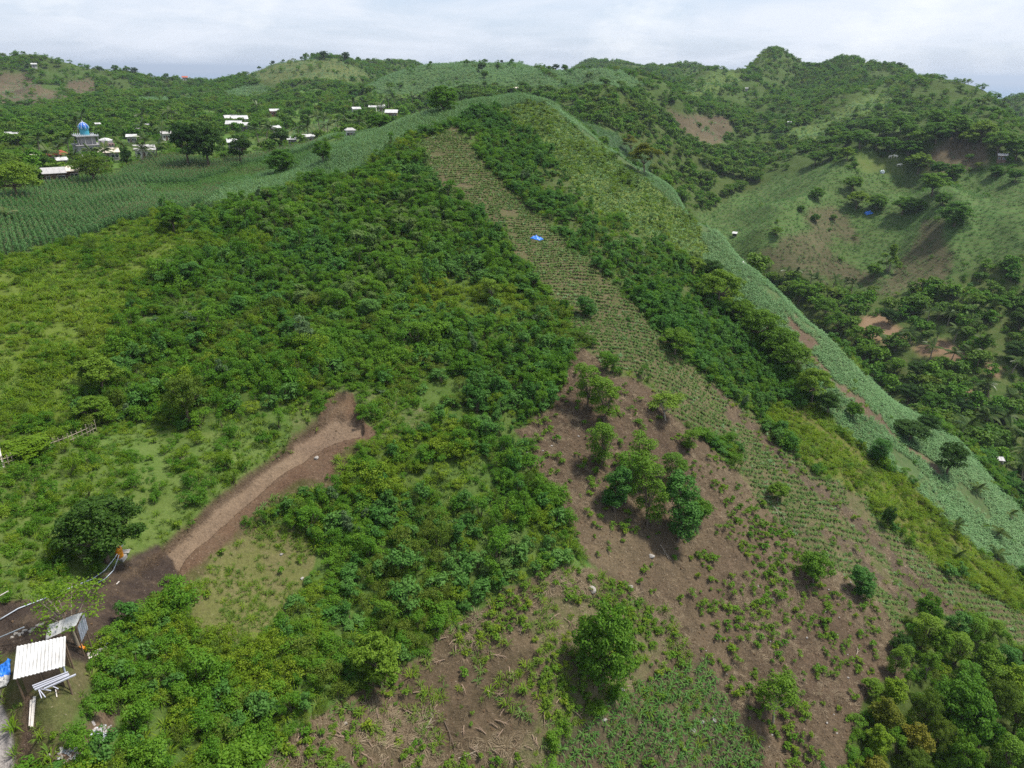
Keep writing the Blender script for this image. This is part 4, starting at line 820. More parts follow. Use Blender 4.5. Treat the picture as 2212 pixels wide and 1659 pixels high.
def crops():
    pts = clear(np.concatenate([rows(['maizeleft'], math.radians(126), 1.0, .34, 90, 300, .1), rows(['maizecrest'], math.radians(70), .9, .4, 90, 300)])); n = len(pts); u, v = px(pts)
    idx = pick(n, {0: 5, 1: 2, 2: 2}); pat = fbm(pts[:, 0] / 30 + 4, pts[:, 1] / 30, 2); m = (pat > .1) & (ground_cls(pts[:, 0], pts[:, 1]) == CL['maizeleft']); idx[m] = pick(m.sum(), {1: 3, 2: 3}); m = ground_cls(pts[:, 0], pts[:, 1]) == CL['maizecrest']; idx[m] = pick(m.sum(), {3: 5, 4: 2, 0: 1})
    scatter('maize_field', 'tall_maize', pts, .8 + .3 * rng.random(n), idx, 'field of tall green maize in rows behind the crest', .06); print('maize', n)
    pts = rows(['maizeyoung'], math.radians(68), .9, .6, 100, 300); n = len(pts)
    scatter('young_maize_field', 'young_maize', pts, .9 + .5 * rng.random(n), pick(n, {0: 1, 1: 1, 2: 1}), 'strip of half-grown maize on the plain')
    pts = rows(['lightcorn'], math.radians(-28), .85, .32, 120, 250, .1); n = len(pts)
    k_ = fbm(pts[:, 0] / 8 + 70, pts[:, 1] / 8, 3) > -.42 + .25 * rng.random(n); pts = pts[k_]; n = len(pts)
    scatter('pale_crop_field', 'pale_maize', pts, .6 + .5 * rng.random(n), pick(n, {0: 1, 1: 1, 2: 1}), 'pale green leafy crop in rows along the steep right flank', .1); print('pale', n)
    pts = rows(['sparsecrop'], math.radians(-20), .75, .45, 120, 250, .15, .85); n = len(pts)
    scatter('hilltop_crop', 'crop_tufts', pts, .8 + .5 * rng.random(n), pick(n, {0: 2, 1: 1, 2: 2}), 'sparse green crop rows on the hilltop')
    pts = clear(rows(['strip'], math.radians(14), 0.9, .24, 40, 240, .1, .75)); n = len(pts); keepm = fbm(pts[:, 0] / 6, pts[:, 1] / 6, 2) > -.5; pts = pts[keepm]; n = len(pts)
    scatter('strip_crop', 'crop_tufts', pts, .7 + .5 * rng.random(n), pick(n, {0: 3, 1: 3, 2: .4}), 'young crop in rows across the long brown strip', .15); print('strip', n)
    pts = clear(rows(['maizepatch'], math.radians(50), .75, .42, 30, 110, .1, .8)); keepm = fbm(pts[:, 0] / 5, pts[:, 1] / 5, 2) > -.35; pts = pts[keepm]; n = len(pts); s = .75 + .5 * rng.random(n); idx = pick(n, {0: 1, 1: 1, 2: 1})
    k = split_nearest(pts, s, 300)
    mu, mv = px(pts)
    for i_ in np.nonzero(k)[0]:
        w_ = ('top row' if mv[i_] < 1500 else 'upper half' if mv[i_] < 1560 else 'lower half' if mv[i_] < 1620 else 'lowest row') + ' of the maize patch, ' + ('left side' if mu[i_] < 1350 else 'middle' if mu[i_] < 1500 else 'right side')
        copies(MAIZEY, pts[i_:i_ + 1], s[i_:i_ + 1], idx[i_:i_ + 1], 'maize_plant', ('knee-high' if s[i_] < 1.0 else 'taller') + ' green maize plant in the ' + w_, 'maize plant', 'young maize plants in the patch below the round tree')
    scatter('maize_patch', 'young_maize', pts[~k], s[~k], idx[~k], 'rest of the young maize patch at the foot of the slope'); print('patch', n)
    pts = rows(['rowcrop', 'rowbrown', 'pasture', 'darkcorn'], math.radians(5), 1.25, .8, 226, 480, .2, .7); c = ground_cls(pts[:, 0], pts[:, 1]); k = rng.random(len(pts)) < np.where(c == CL['rowcrop'], .5, np.where(c == CL['darkcorn'], 1, np.where(c == CL['pasture'], .05, .3))); pts = pts[k]; n = len(pts)
    scatter('valley_side_crop', 'young_maize', pts, 1.0 + .6 * rng.random(n), pick(n, {0: 1, 1: 1, 2: 1}), 'green crop in contour rows on the hill across the valley'); print('right rows', n)
    pts = sample(['farcorn', 'fargreen', 'fargrass', 'farbrown'], {'farcorn': .35, 'fargreen': .2, 'fargrass': .12, 'farbrown': .04}, None, 226, 800); n = len(pts)
    scatter('far_crop', 'pale_maize', pts, 1.2 + .9 * rng.random(n), pick(n, {0: 1, 1: 1, 2: 1}), 'green crop on the far hills'); print('far crop', n)
crops()

# ------------------------------------------------------------------ trees one can pick out
PLACED = []
def tree(u, v, hpx, wpx, kind, label, group=None, name='tree', rmin=20, cat='tree'):
    p = hit(u, v, rmin); tm, cm, w0, h0 = TREE[kind]; d = Vector((p.x, p.y, p.z - CZ)); dep = math.atan2(-d.z, math.hypot(d.x, d.y)); m = mpp(p)
    h = hpx * m / max(.55, math.cos(dep)) * (1.0 if dep < .3 else .92); w = wpx * m
    o = link(name, None); o.location = p; o.rotation_euler = (0, 0, random.uniform(0, 6.28)); o.scale = (w / w0, w / w0, h / h0); tag(o, label, cat, group)
    link('trunk', tm, o); link('crown', cm, o); PLACED.append((p.x, p.y, w * .5)); return o
ORD = ['nearest', 'second nearest', 'third nearest', 'fourth nearest', 'fifth nearest', 'sixth nearest', 'seventh nearest', 'eighth nearest', 'ninth nearest', 'tenth nearest', 'eleventh nearest', 'twelfth nearest', 'thirteenth nearest', 'fourteenth nearest', 'fifteenth nearest', 'sixteenth nearest']
def single_out(items, noun, marks, tail=''):
    """label each thing by the landmark it stands closest to and its rank there; items are (object, u, v)"""
    by = {}
    for o, u, v in items:
        m, d = min(((k, math.hypot(u - a, (v - b) * 1.5)) for k, (a, b) in marks.items()), key=lambda q: q[1]); by.setdefault(m, []).append((d, o))
    for m, l in by.items():
        for i, (d, o) in enumerate(sorted(l, key=lambda q: q[0])): o['label'] = ('%s %s to the %s%s' % (noun, ORD[min(i, 15)], m, tail)).strip()
T1 = [
 (232, 1215, 150, 172, 'mango', 'large dark mango tree with yellow flower tips beside the orange tank'),
 (168, 1394, 150, 150, 'sparse', 'pale bare-limbed tree with few leaves leaning over the shack'),
 (410, 915, 112, 86, 'olive', 'dull olive bushy tree in the thicket above the track'),
 (1268, 885, 110, 62, 'slender', 'slender tree at the top of the brown clearing, first of its clump'),
 (1302, 915, 112, 66, 'slender', 'taller slender tree just below the first of the clump on the clearing'),
 (1297, 1012, 112, 66, 'slender', 'slender leaning tree on the upper left of the middle clump'),
 (1350, 1088, 122, 58, 'slender2', 'dark slender tree in the heart of the clump on the clearing'),
 (1385, 1040, 108, 70, 'slender', 'light-topped slender tree on the upper side of the clump'),
 (1398, 1135, 150, 74, 'slender', 'tallest slender tree in the clump on the brown clearing'),
 (1328, 1108, 104, 58, 'slenderblue', 'pale-stemmed slender tree at the lower left of the clump'),
 (1452, 1060, 92, 58, 'slender', 'thin slender tree on the right rim of the clump'),
 (1464, 1168, 144, 84, 'slenderblue', 'full grey-green slender tree at the lower right of the clump'),
 (1508, 1130, 52, 54, 'round', 'small bushy tree beside the lower right of the clump'),
 (1437, 908, 62, 76, 'sparse2', 'small two-lobed tree where the clearing meets the crop strip'),
 (1487, 975, 54, 40, 'slender', 'little wind-bent tree alone on the bare brown slope'),
 (1755, 1264, 72, 68, 'round', 'round dense green tree alone on the lower brown slope'),
 (1300, 1482, 160, 128, 'dome', 'big round feathery tree above the young maize patch'),
 (823, 1482, 106, 116, 'roundlight', 'broad-leaved tree with a bare grey trunk at the thicket edge'),
 (1670, 1562, 98, 88, 'sparse2', 'thin yellow-green tree among the seedlings on brown soil'),
 (1932, 1460, 72, 44, 'slender', 'narrow tree on the bare soil just outside the lower wood'),
 (1940, 1412, 42, 46, 'round2', 'small dark tree directly above the narrow tree by the wood'),
 (1550, 668, 84, 96, 'umbrellalight', 'flat-crowned tree with a bare trunk heading the row down the ridge'),
 (1596, 708, 66, 68, 'umbrellalight', 'second flat-crowned tree of the row down the ridge'),
 (1640, 752, 94, 92, 'umbrellalight', 'third and broad flat-crowned tree of the row down the ridge'),
 (1676, 780, 82, 88, 'umbrellalight', 'fourth flat-crowned tree of the row down the ridge'),
 (1702, 808, 80, 86, 'umbrellalight', 'fifth flat-crowned tree of the row down the ridge'),
 (1752, 872, 84, 78, 'umbrellalight', 'sixth flat-crowned tree of the row, near its lower end'),
 (1786, 896, 52, 48, 'round2', 'dark low tree closing the lower end of the ridge row'),
 (1458, 766, 62, 76, 'umbrellalight', 'bright leaning tree on the right edge of the crop strip'),
 (1530, 606, 44, 52, 'round2', 'dark round tree above the head of the ridge row'),
 (1496, 590, 36, 46, 'roundlight', 'yellowish small tree left of the dark round tree on the ridge'),
 (1842, 906, 40, 36, 'round', 'small tree standing in the pale crop below the ridge row'),
 (1895, 1002, 62, 46, 'slenderblue', 'upright tree on the border of pale crop and yellow thicket'),
 (1964, 952, 44, 72, 'round2', 'wide dark bushy tree between two strips of pale crop'),
 (2003, 938, 44, 46, 'round2', 'dark tree touching the wide bushy tree in the pale crop'),
 (2044, 1026, 76, 62, 'round2', 'round dark tree alone in the pale crop'),
 (1915, 1142, 52, 30, 'round2', 'small dark upright tree at the lower border of the crop strip'),
 (1679, 1080, 42, 46, 'roundlight', 'light green bushy tree on the edge of the brown clearing'),
 (1857, 1286, 60, 52, 'slenderblue', 'faint grey-green tree by the lower end of the crop strip'),
 (1266, 684, 46, 42, 'slenderblue', 'grey-green bushy tree standing in the crop strip'),
 (1218, 678, 34, 24, 'round', 'small dark tree on the left edge of the crop strip'),
 (1392, 376, 66, 66, 'gold', 'tall yellowish tree standing up over the right ridge line'),
 (1360, 336, 44, 36, 'gold', 'smaller yellowish tree behind the right ridge line'),
 (378, 500, 56, 62, 'round', 'leafy tree on the border of thicket and maize field'),
 (222, 850, 92, 92, 'roundlight', 'bright yellow-green tree on the left of the thicket'),
 (1060, 655, 60, 44, 'slender', 'faint thin-stemmed tree rising out of the thicket by the strip'),
 (800, 690, 50, 46, 'slenderblue', 'silvery-blue upright tree in the middle of the thicket'),
 (412, 612, 46, 50, 'slenderblue', 'silvery bushy tree on the upper left of the thicket'),
 (60, 985, 44, 90, 'vine2', 'yellow-green bush overgrowing the fence in the meadow'),
 (205, 910, 60, 70, 'roundlight', 'bright bush beyond the end of the fence'),
 (40, 434, 84, 98, 'umbrellalight', 'large spreading tree with a dark forked trunk in the maize'),
 (202, 400, 64, 74, 'olive', 'broad bushy tree beside the low tan-roofed house'),
 (276, 366, 46, 26, 'round2', 'narrow dark tree at the village edge of the maize'),
 (104, 386, 46, 44, 'round2', 'dark round tree left of the low grey roof'),
 (408, 364, 94, 62, 'round2', 'left half of the great dark pair of trees in the maize'),
 (452, 366, 96, 78, 'round2', 'right half of the great dark pair of trees in the maize'),
 (521, 356, 62, 48, 'round2', 'dark tree with a clear trunk right of the great pair'),
 (612, 380, 56, 64, 'dome', 'round dark bush-like tree in the pale maize'),
 (606, 326, 46, 40, 'round2', 'dark tree standing behind the round bush-like tree'),
 (700, 358, 52, 42, 'round', 'ragged tree on the maize crest'),
 (957, 246, 58, 66, 'dome', 'large bright tree rising behind the maize crest'),
 (822, 286, 38, 52, 'round', 'leafy tree just behind the crest by the brown-walled house')]
for q in T1: tree(*q)
LOWER = [(1993, 1327, 48, 'round'), (1984, 1363, 52, 'slender'), (2016, 1392, 48, 'roundlight'), (2060, 1400, 46, 'slender'), (2052, 1356, 42, 'slenderblue'), (2090, 1358, 42, 'slender2'), (2125, 1365, 42, 'slender'), (2111, 1428, 53, 'roundlight'), (2157, 1428, 46, 'slenderblue'), (2197, 1420, 42, 'slender'), (2121, 1462, 48, 'slender'), (2170, 1476, 55, 'vine2'),
 (2073, 1462, 44, 'slender2'), (2142, 1521, 63, 'olive'), (2189, 1542, 53, 'slender'), (1986, 1540, 55, 'olive'), (2153, 1632, 62, 'slender'), (2197, 1611, 52, 'slender2'), (2010, 1594, 52, 'olive'), (2104, 1584, 60, 'round'), (2060, 1640, 60, 'round'), (2240, 1500, 60, 'slender'), (2235, 1580, 60, 'olive'), (2240, 1660, 60, 'round')]
LW = []
for (u, v, w, k) in LOWER: LW.append((tree(u, v + w * .8, w * 1.75, w * 1.15, k, 'leafy tree in the small wood at the lower right corner', 'trees of the lower right wood'), u, v))
single_out(LW, 'leafy tree', {'largest bright green tree in the lower wood': (2060, 1523), 'open pale-limbed tree at the wood edge': (1999, 1436), 'gullied end of the crop strip': (2090, 1350), 'right frame edge of the lower wood': (2212, 1500), 'lower right corner': (2212, 1640)})
for (u, v, w, h, k, lb) in [(2060, 1523, 116, 125, 'dome', 'largest bright green tree in the lower right wood'), (1900, 1542, 60, 80, 'vine', 'golden vine-covered tree nearest the bare soil'), (1925, 1493, 50, 66, 'vine2', 'yellowish vine-covered tree above the golden one'), (1879, 1483, 42, 34, 'roundlight', 'low bright green tree at the tip of the lower wood'),
    (1972, 1597, 58, 74, 'vine', 'golden rounded tree left of the largest green tree'), (1889, 1599, 50, 64, 'vine2', 'yellow-green overgrown tree below the golden vine-covered one'), (1965, 1647, 62, 60, 'olive', 'brownish olive tree at the bottom of the lower wood'), (2037, 1641, 60, 60, 'roundlight', 'light green tree at the bottom right of the golden rounded tree'), (1883, 1655, 54, 46, 'vine', 'golden bush at the very bottom of the wood'), (1999, 1436, 44, 62, 'sparse2', 'open tree with pale forked limbs at the wood edge')]:
    tree(u, v + h * .5, h, w, k, lb)
# flat-topped trees on the hill across the valley
RIGHT = [(2013, 400, 54), (2060, 463, 57), (1982, 353, 48), (1961, 324, 42), (1919, 314, 36), (1893, 311, 30), (1893, 437, 36), (1849, 432, 42), (1948, 445, 42), (1979, 445, 32), (2024, 366, 34), (2060, 371, 34), (2118, 285, 50), (2155, 311, 54), (2194, 324, 48), (2021, 288, 48), (2066, 272, 48), (1985, 301, 46), (2024, 259, 44), (1898, 277, 42), (1857, 303, 42), (1825, 301, 34), (1804, 293, 28), (1945, 269, 40), (1872, 272, 32), (1760, 343, 32), (1794, 332, 28), (1828, 332, 32),
 (1846, 251, 13), (1810, 270, 11), (1935, 222, 20), (1896, 233, 17), (1977, 222, 14), (1841, 398, 34), (1762, 418, 28), (1904, 335, 12), (1846, 356, 12), (1676, 500, 22), (1726, 322, 15), (2150, 370, 26), (2190, 380, 30), (2035, 430, 30), (2090, 300, 40), (1960, 285, 36), (1760, 470, 18), (1800, 470, 14), (1730, 450, 14)]
RT = []
for i, (u, v, w) in enumerate(RIGHT):
    RT.append((tree(u, v + w * .45, w * .92, w * 1.15, ('round', 'dome', 'roundlight', 'round', 'dome')[i % 5], 'spreading green tree on the hill across the valley', 'trees on the hill across the valley', rmin=236), u, v))
single_out(RT, 'spreading tree', {'small blue tarpaulin': (1876, 461), 'pasture with cows': (1905, 350), 'brown plot near the field hut': (2060, 330), 'bare brown cone of rows': (2030, 500), 'field hut': (2162, 349), 'light green far spur': (1880, 225), 'left foot of the far hill': (1700, 450), 'upper left shoulder of the far hill': (1780, 310)}, ' across the valley')
VALE = [(1723, 633, 46, 'round'), (1781, 670, 48, 'umbrella2'), (1807, 696, 52, 'umbrella'), (1846, 722, 42, 'umbrella2'), (1864, 759, 40, 'round'), (1885, 586, 30, 'round'), (1917, 685, 32, 'round2'), (1668, 600, 24, 'roundlight'), (1805, 640, 30, 'roundlight'), (1930, 790, 36, 'round'), (1980, 800, 40, 'round2'), (2030, 820, 44, 'round'), (1960, 850, 44, 'round2'), (2010, 870, 46, 'round'), (2070, 880, 44, 'round2'), (2090, 920, 46, 'olive'), (2140, 900, 50, 'round2'), (2190, 880, 44, 'roundlight'), (2150, 660, 40, 'round'), (2200, 690, 44, 'round2'), (2100, 650, 36, 'roundlight'), (2195, 760, 50, 'round2'), (2120, 740, 36, 'round'), (2190, 930, 50, 'round'), (2130, 960, 46, 'round2'), (2110, 1000, 34, 'slenderblue'), (2170, 1000, 36, 'roundlight'), (2195, 1060, 40, 'round2')]
VT = []
for (u, v, w, k) in VALE: VT.append((tree(u, v + w * .5, w * 1.05, w * 1.1, k, 'bushy tree in the wooded valley floor', 'trees on the valley floor', rmin=188), u, v))
single_out(VT, 'valley tree', {'row of short palms': (1760, 600), 'upper orange dirt patch': (1900, 710), 'lower orange dirt bank': (2030, 755), 'small orange scar by the right edge': (2165, 800), 'grey-roofed hut under the palms': (2152, 1010), 'pale crop at the valley edge': (2020, 900)})
tree(1919, 588, 60, 46, 'bamboo', 'tall bright bamboo clump in the gully across the valley', rmin=236, name='bamboo_clump', cat='bamboo')
# trees that stand up against the sky
SKYT = [(748, 123, 17), (774, 127, 11), (795, 127, 8), (807, 131, 9), (701, 120, 16), (688, 120, 11), (677, 120, 11), (662, 122, 13), (839, 132, 10), (847, 134, 7), (651, 120, 7), (612, 126, 7), (1084, 132, 7), (1103, 134, 7), (930, 133, 7), (1009, 136, 13), (1041, 146, 18), (1075, 143, 10), (1047, 162, 16), (1106, 132, 9), (1200, 147, 14), (1219, 147, 13), (1176, 150, 6), (1240, 150, 6), (1075, 145, 8),
 (1870, 145, 10), (1877, 145, 10), (1888, 144, 10), (1898, 143, 10), (1911, 140, 11), (1928, 137, 10), (1922, 145, 12), (1940, 142, 12), (1744, 141, 12), (1765, 143, 12), (1700, 118, 7), (215, 150, 11), (127, 137, 13), (250, 149, 14), (275, 148, 14), (290, 150, 14), (325, 160, 10), (360, 162, 10), (100, 142, 10), (60, 146, 10), (30, 136, 9), (528, 150, 8), (560, 143, 8), (590, 136, 8)]
ST = []
for i, (u, v, w) in enumerate(SKYT): ST.append((tree(u, v + w * .55, w * 1.1, w * 1.15, ('round2', 'umbrella2', 'round', 'umbrella')[i % 4], 'small dark tree standing on a far skyline ridge', 'trees along the far skylines', rmin=400), u, v))
single_out(ST, 'small skyline tree', {'sharpest right-hand peak': (1687, 117), 'saddle right of the sharp peak': (1752, 147), 'tree-lined shoulder above the right sea': (1905, 143), 'pair of trees right of the maize hill': (1210, 150), 'top of the far maize hill': (1075, 135), 'top of the brownish domed hill': (700, 128), 'right end of the domed hill': (800, 130), 'left end of the domed hill': (560, 145), 'gap with the left sea': (340, 165), 'wooded left skyline knoll': (270, 150), 'left skyline house': (75, 146)})
# ---- far woods that read as one mass
def woods():
    names = {'village': .045, 'farscrub': .042, 'valley': .06, 'midvale': .05, 'headland': .0012, 'farcorn': .0006, 'fargrass': .0006, 'farbrown': .0012, 'fargreen': .001, 'rowcrop': .0012, 'rowbrown': .0012, 'darkcorn': .0003}
    clump = np.clip(.25 + 2.4 * fbm(GX / 45, GY / 45, 3), .04, 2.6); clump = np.where((cls == CL['valley']) | (cls == CL['midvale']), np.maximum(clump, .6), clump)
    gully = sstep(.35, -.2, ridged(GX / 150, GY / 150, 2)); clump = np.where((cls == CL['farscrub']) & (RG > 380), clump * (.25 + 1.8 * gully), clump)
    pts = sample(names.keys(), names, clump, 180, 2600)
    if PLACED:
        A_ = np.array(PLACED); k = np.ones(len(pts), bool)
        for x, y, r in A_: k &= np.hypot(pts[:, 0] - x, pts[:, 1] - y) > r * .8
        pts = pts[k]
    pu_, pv_ = px(pts); k = ~((pu_ > 1955) & (pu_ < 2110) & (pv_ < 240) & (rng.random(len(pts)) < .75)); pts = pts[k]
    pts = clear(pts); n = len(pts); c = ground_cls(pts[:, 0], pts[:, 1]); s = (.55 + .6 * rng.random(n)); s[c == CL['valley']] *= 1.15; s[c == CL['village']] *= .95; s[(c == CL['farscrub'])] *= .8; s[np.hypot(pts[:, 0], pts[:, 1]) > 620] *= .62
    idx = pick(n, {0: 4, 1: 4, 2: 1, 3: 1.6, 4: 1.0, 5: 4})
    scatter('far_woodland', 'wood_trees', pts, s, idx, 'far-off woods on the hills and round the village', .05); print('wood', n)
    # scrubby undergrowth on the far slopes
    names = {'village': .10, 'farscrub': .08, 'valley': .09, 'midvale': .1, 'fargreen': .02, 'fargrass': .008, 'headland': .004, 'farcorn': .003, 'rowcrop': .004, 'rowbrown': .006, 'farbrown': .006}
    pts = clear(sample(names.keys(), names, np.clip(.6 + 1.5 * fbm(GX / 20 + 3, GY / 20, 3), .08, 2), 180, 1300)); n = len(pts)
    r = np.hypot(pts[:, 0], pts[:, 1]); s = (1.0 + 1.1 * rng.random(n)) * np.clip(r / 420, .8, 1.5)
    scatter('far_scrub', 'shrub_kinds', pts, s, pick(n, {0: 4, 1: 4, 8: 3, 5: 2, 3: 1, 6: 1}), 'scrub on the far slopes', .1, -.2); print('far scrub', n)
# ------------------------------------------------------------------ coconut palms: trunk and single fronds
def frond_mesh(seed, L_=3.6, droop=1.5):
    rg = np.random.default_rng(seed); V = []; Fq = []; T_ = []; n = 13
    pt = lambda s: np.array([L_ * s * (1 - .18 * s), 0, .9 * s * L_ * .35 - droop * s * s])
    for i in range(n):
        s0 = .08 + .9 * i / n; p = pt(s0); l = .85 * math.sin(math.pi * (.12 + .85 * s0)) + .15
        for sd_ in (-1, 1):
            q = p + np.array([.35 * l, sd_ * l * .8, -.35 * l - .1 * rg.random()]); w = np.array([.16, 0, .02]); k = len(V)
            V += [p - w * .6, p + w * .6, q + w * .25, q - w * .25]; Fq.append((k, k + 1, k + 2, k + 3)); T_ += [rg.random()] * 4
    mb = MB().tube([pt(s) for s in (0, .35, .7, 1)], [.05, .04, .025, .01], 4, False); k = len(V); V += [np.array(p) for p in mb.v]; Fq += [tuple(k + i for i in f) for f in mb.f]; T_ += [.8] * len(mb.v)
    return np_mesh('frond', np.array(V), np.array(Fq), LM['palm'], T_)
FRONDS = [frond_mesh(1), frond_mesh(2, 3.9, 2.4), frond_mesh(3, 3.3, .6)]
PALMT = [MB().tube([(0, 0, -.6), (.1, 0, 2), (b * .5, .1, 5), (b, .15, 8)], [.26, .19, .16, .13], 7, False).mesh('palm_trunk', simple_mat('palm_bark', (.24, .20, .16), .9, .1, scale=6), True) for b in (.3, 1.0, -.6)]
PALMS = []
def palm(u, v, hpx, label, group, rmin=188, cw=1.0):
    """(u, v) is the heart of the crown; hpx the trunk height on the sheet"""
    p = hit(u, v + hpx, rmin); m = mpp(p); h = hpx * m; q = random.randrange(3); b = (.3, 1.0, -.6)[q]
    o = link('coconut_palm', None); o.location = p; rz = random.uniform(0, 6.28); o.rotation_euler = (0, 0, rz); tag(o, label, 'palm', group); PLACED.append((p.x, p.y, 2.0))
    t = link('trunk', PALMT[q], o); t.scale = (1, 1, h / 8)
    PALMS.append((o, u, v, group))
    for k in range(13):
        f = link('frond', FRONDS[(0, 1, 0, 2, 1)[k % 5]], o); f.location = (b, .15, h - .05); f.rotation_euler = (random.gauss(0, .15), random.uniform(-.55, .35) if k % 5 != 3 else -.8, k * 2.4 + random.gauss(0, .2)); s = cw * random.uniform(.85, 1.1); f.scale = (s, s, s)
VP = [(1250, 640), (1210, 730), (600, 850), (520, 920), (630, 1000), (930, 950), (1270, 850), (1350, 890), (1240, 940), (350, 850), (830, 950), (680, 700), (1450, 620), (1500, 620), (720, 640), (440, 960), (1080, 900), (1400, 760)]
for x, y in VP: palm(.2507 * x, 88.5 + .2507 * y, 34, 'coconut palm standing among the houses of the left village', 'palms round the blue-domed mosque', 205, 1.05)
VP2 = [(110, 800), (175, 790), (450, 790), (520, 780), (610, 700), (650, 710), (770, 740), (860, 740), (680, 770), (950, 740), (890, 580), (990, 580), (1240, 540), (1380, 530), (1290, 560), (100, 600), (1130, 600), (1180, 560), (1440, 550)]
for x, y in VP2: palm(531 + .2614 * x, 70.8 + .2614 * y, 32 if y > 650 else 22, 'coconut palm on the plain behind the maize crest', 'palms on the plain behind the crest', 250, 1.1)
RP = [(200, 400), (310, 400), (430, 450), (490, 470), (620, 460), (700, 490), (770, 500)]
for x, y in RP: palm(1637 + .2614 * x, 478 + .2614 * y, 26, 'short coconut palm in the row at the foot of the far hill', 'row of palms at the foot of the far hill', 200, .9)
RP2 = [(1400, 700), (1570, 710), (1760, 670), (1740, 790), (1460, 880), (1840, 920), (1050, 940), (1580, 1050), (1760, 1020), (1420, 1000), (1870, 1550), (2000, 1540), (2050, 1380), (1940, 660), (1680, 1630), (1250, 880), (1620, 850), (2100, 1100), (1900, 1300)]
for x, y in RP2: palm(1637 + .2614 * x, 486.8 + .2614 * y, 30, 'coconut palm rising from the wooded valley floor', 'palms on the valley floor', 188, 1.05)
RP3 = [(1870, 200), (1640, 300), (2050, 300), (2000, 200), (2150, 490), (2150, 640)]
for x, y in RP3: palm(1637 + .2614 * x, 840.8 + .2614 * y, 46, 'tall coconut palm at the near edge of the valley wood', 'tall palms at the valley edge', 180, 1.15)
for x, y in [(2090, 1050), (1800, 810), (1960, 1190), (1570, 1120), (1990, 1380), (1620, 1360)]: palm(1637 + .2614 * x, 836 + .2614 * y, 12, 'young low palm growing in the crops of the right flank', 'young palms on the right flank', 60, .62)
palm(15, 462, 12, 'low dark palm at the near edge of the left maize field', None, 60, .8)

for g_, mk in (('palms round the blue-domed mosque', {'blue dome': (193, 275), 'red tile roof': (129, 350), 'pale-roofed grey-walled house at the maize edge': (238, 345), 'house left of the great dark trees': (361, 300), 'great dark pair of trees': (430, 250)}),
               ('palms on the plain behind the crest', {'tilted white roof': (595, 285), 'two touching white-roofed houses': (668, 308), 'bright white house among palms': (770, 245), 'pyramid-roofed house behind the crest': (758, 300), 'brown-walled house behind the crest': (846, 250), 'large tree behind the maize crest': (957, 220)}),
               ('palms on the valley floor', {'upper orange dirt patch': (1900, 710), 'lower orange dirt bank': (2030, 755), 'small orange scar by the right edge': (2165, 800), 'pale crop at the valley edge': (2020, 900), 'right frame edge': (2212, 650)}),
               ('row of palms at the foot of the far hill', {'left end of the palm row': (1690, 585)}), ('tall palms at the valley edge', {'grey-roofed valley hut': (2152, 1010), 'pale crop corner': (2050, 900)}), ('young palms on the right flank', {'right frame edge in the pale crop': (2200, 1110), 'yellow thicket': (2040, 1150)})):
    single_out([(o, u, v) for o, u, v, g in PALMS if g == g_], 'young low palm' if 'young' in g_ else 'coconut palm', mk)
# ------------------------------------------------------------------ houses
M_WHITE = simple_mat('white_sheet_roof', (.50, .50, .50), .5, .3, noise_amt=.4, scale=.5); M_GREY = simple_mat('grey_sheet_roof', (.36, .35, .35), .6, .3, noise_amt=.3); M_TAN = simple_mat('tan_sheet_roof', (.60, .53, .45), .6, .3, noise_amt=.2)
M_RED = simple_mat('red_tile', (.42, .12, .075), .8, .2, noise_amt=.4, scale=1.5); M_WALLW = simple_mat('pale_plaster', (.55, .53, .50), .9, .2); M_WALLG = simple_mat('grey_block', (.27, .26, .25), .9, .1); M_WALLB = simple_mat('brown_board', (.15, .10, .075), .9, .1); M_WALLR = simple_mat('red_brick', (.33, .10, .07), .9, .1)
M_DOOR = simple_mat('door_wood', (.10, .065, .045), .7, .3); M_GLASS = simple_mat('window_glass', (.04, .05, .06), .15, .5, noise_amt=.1); M_FRAME = simple_mat('window_frame', (.6, .58, .55), .7, .3)
ROOFS = {'white': M_WHITE, 'grey': M_GREY, 'tan': M_TAN, 'red': M_RED}; WALLS = {'pale': M_WALLW, 'grey': M_WALLG, 'brown': M_WALLB, 'brick': M_WALLR}
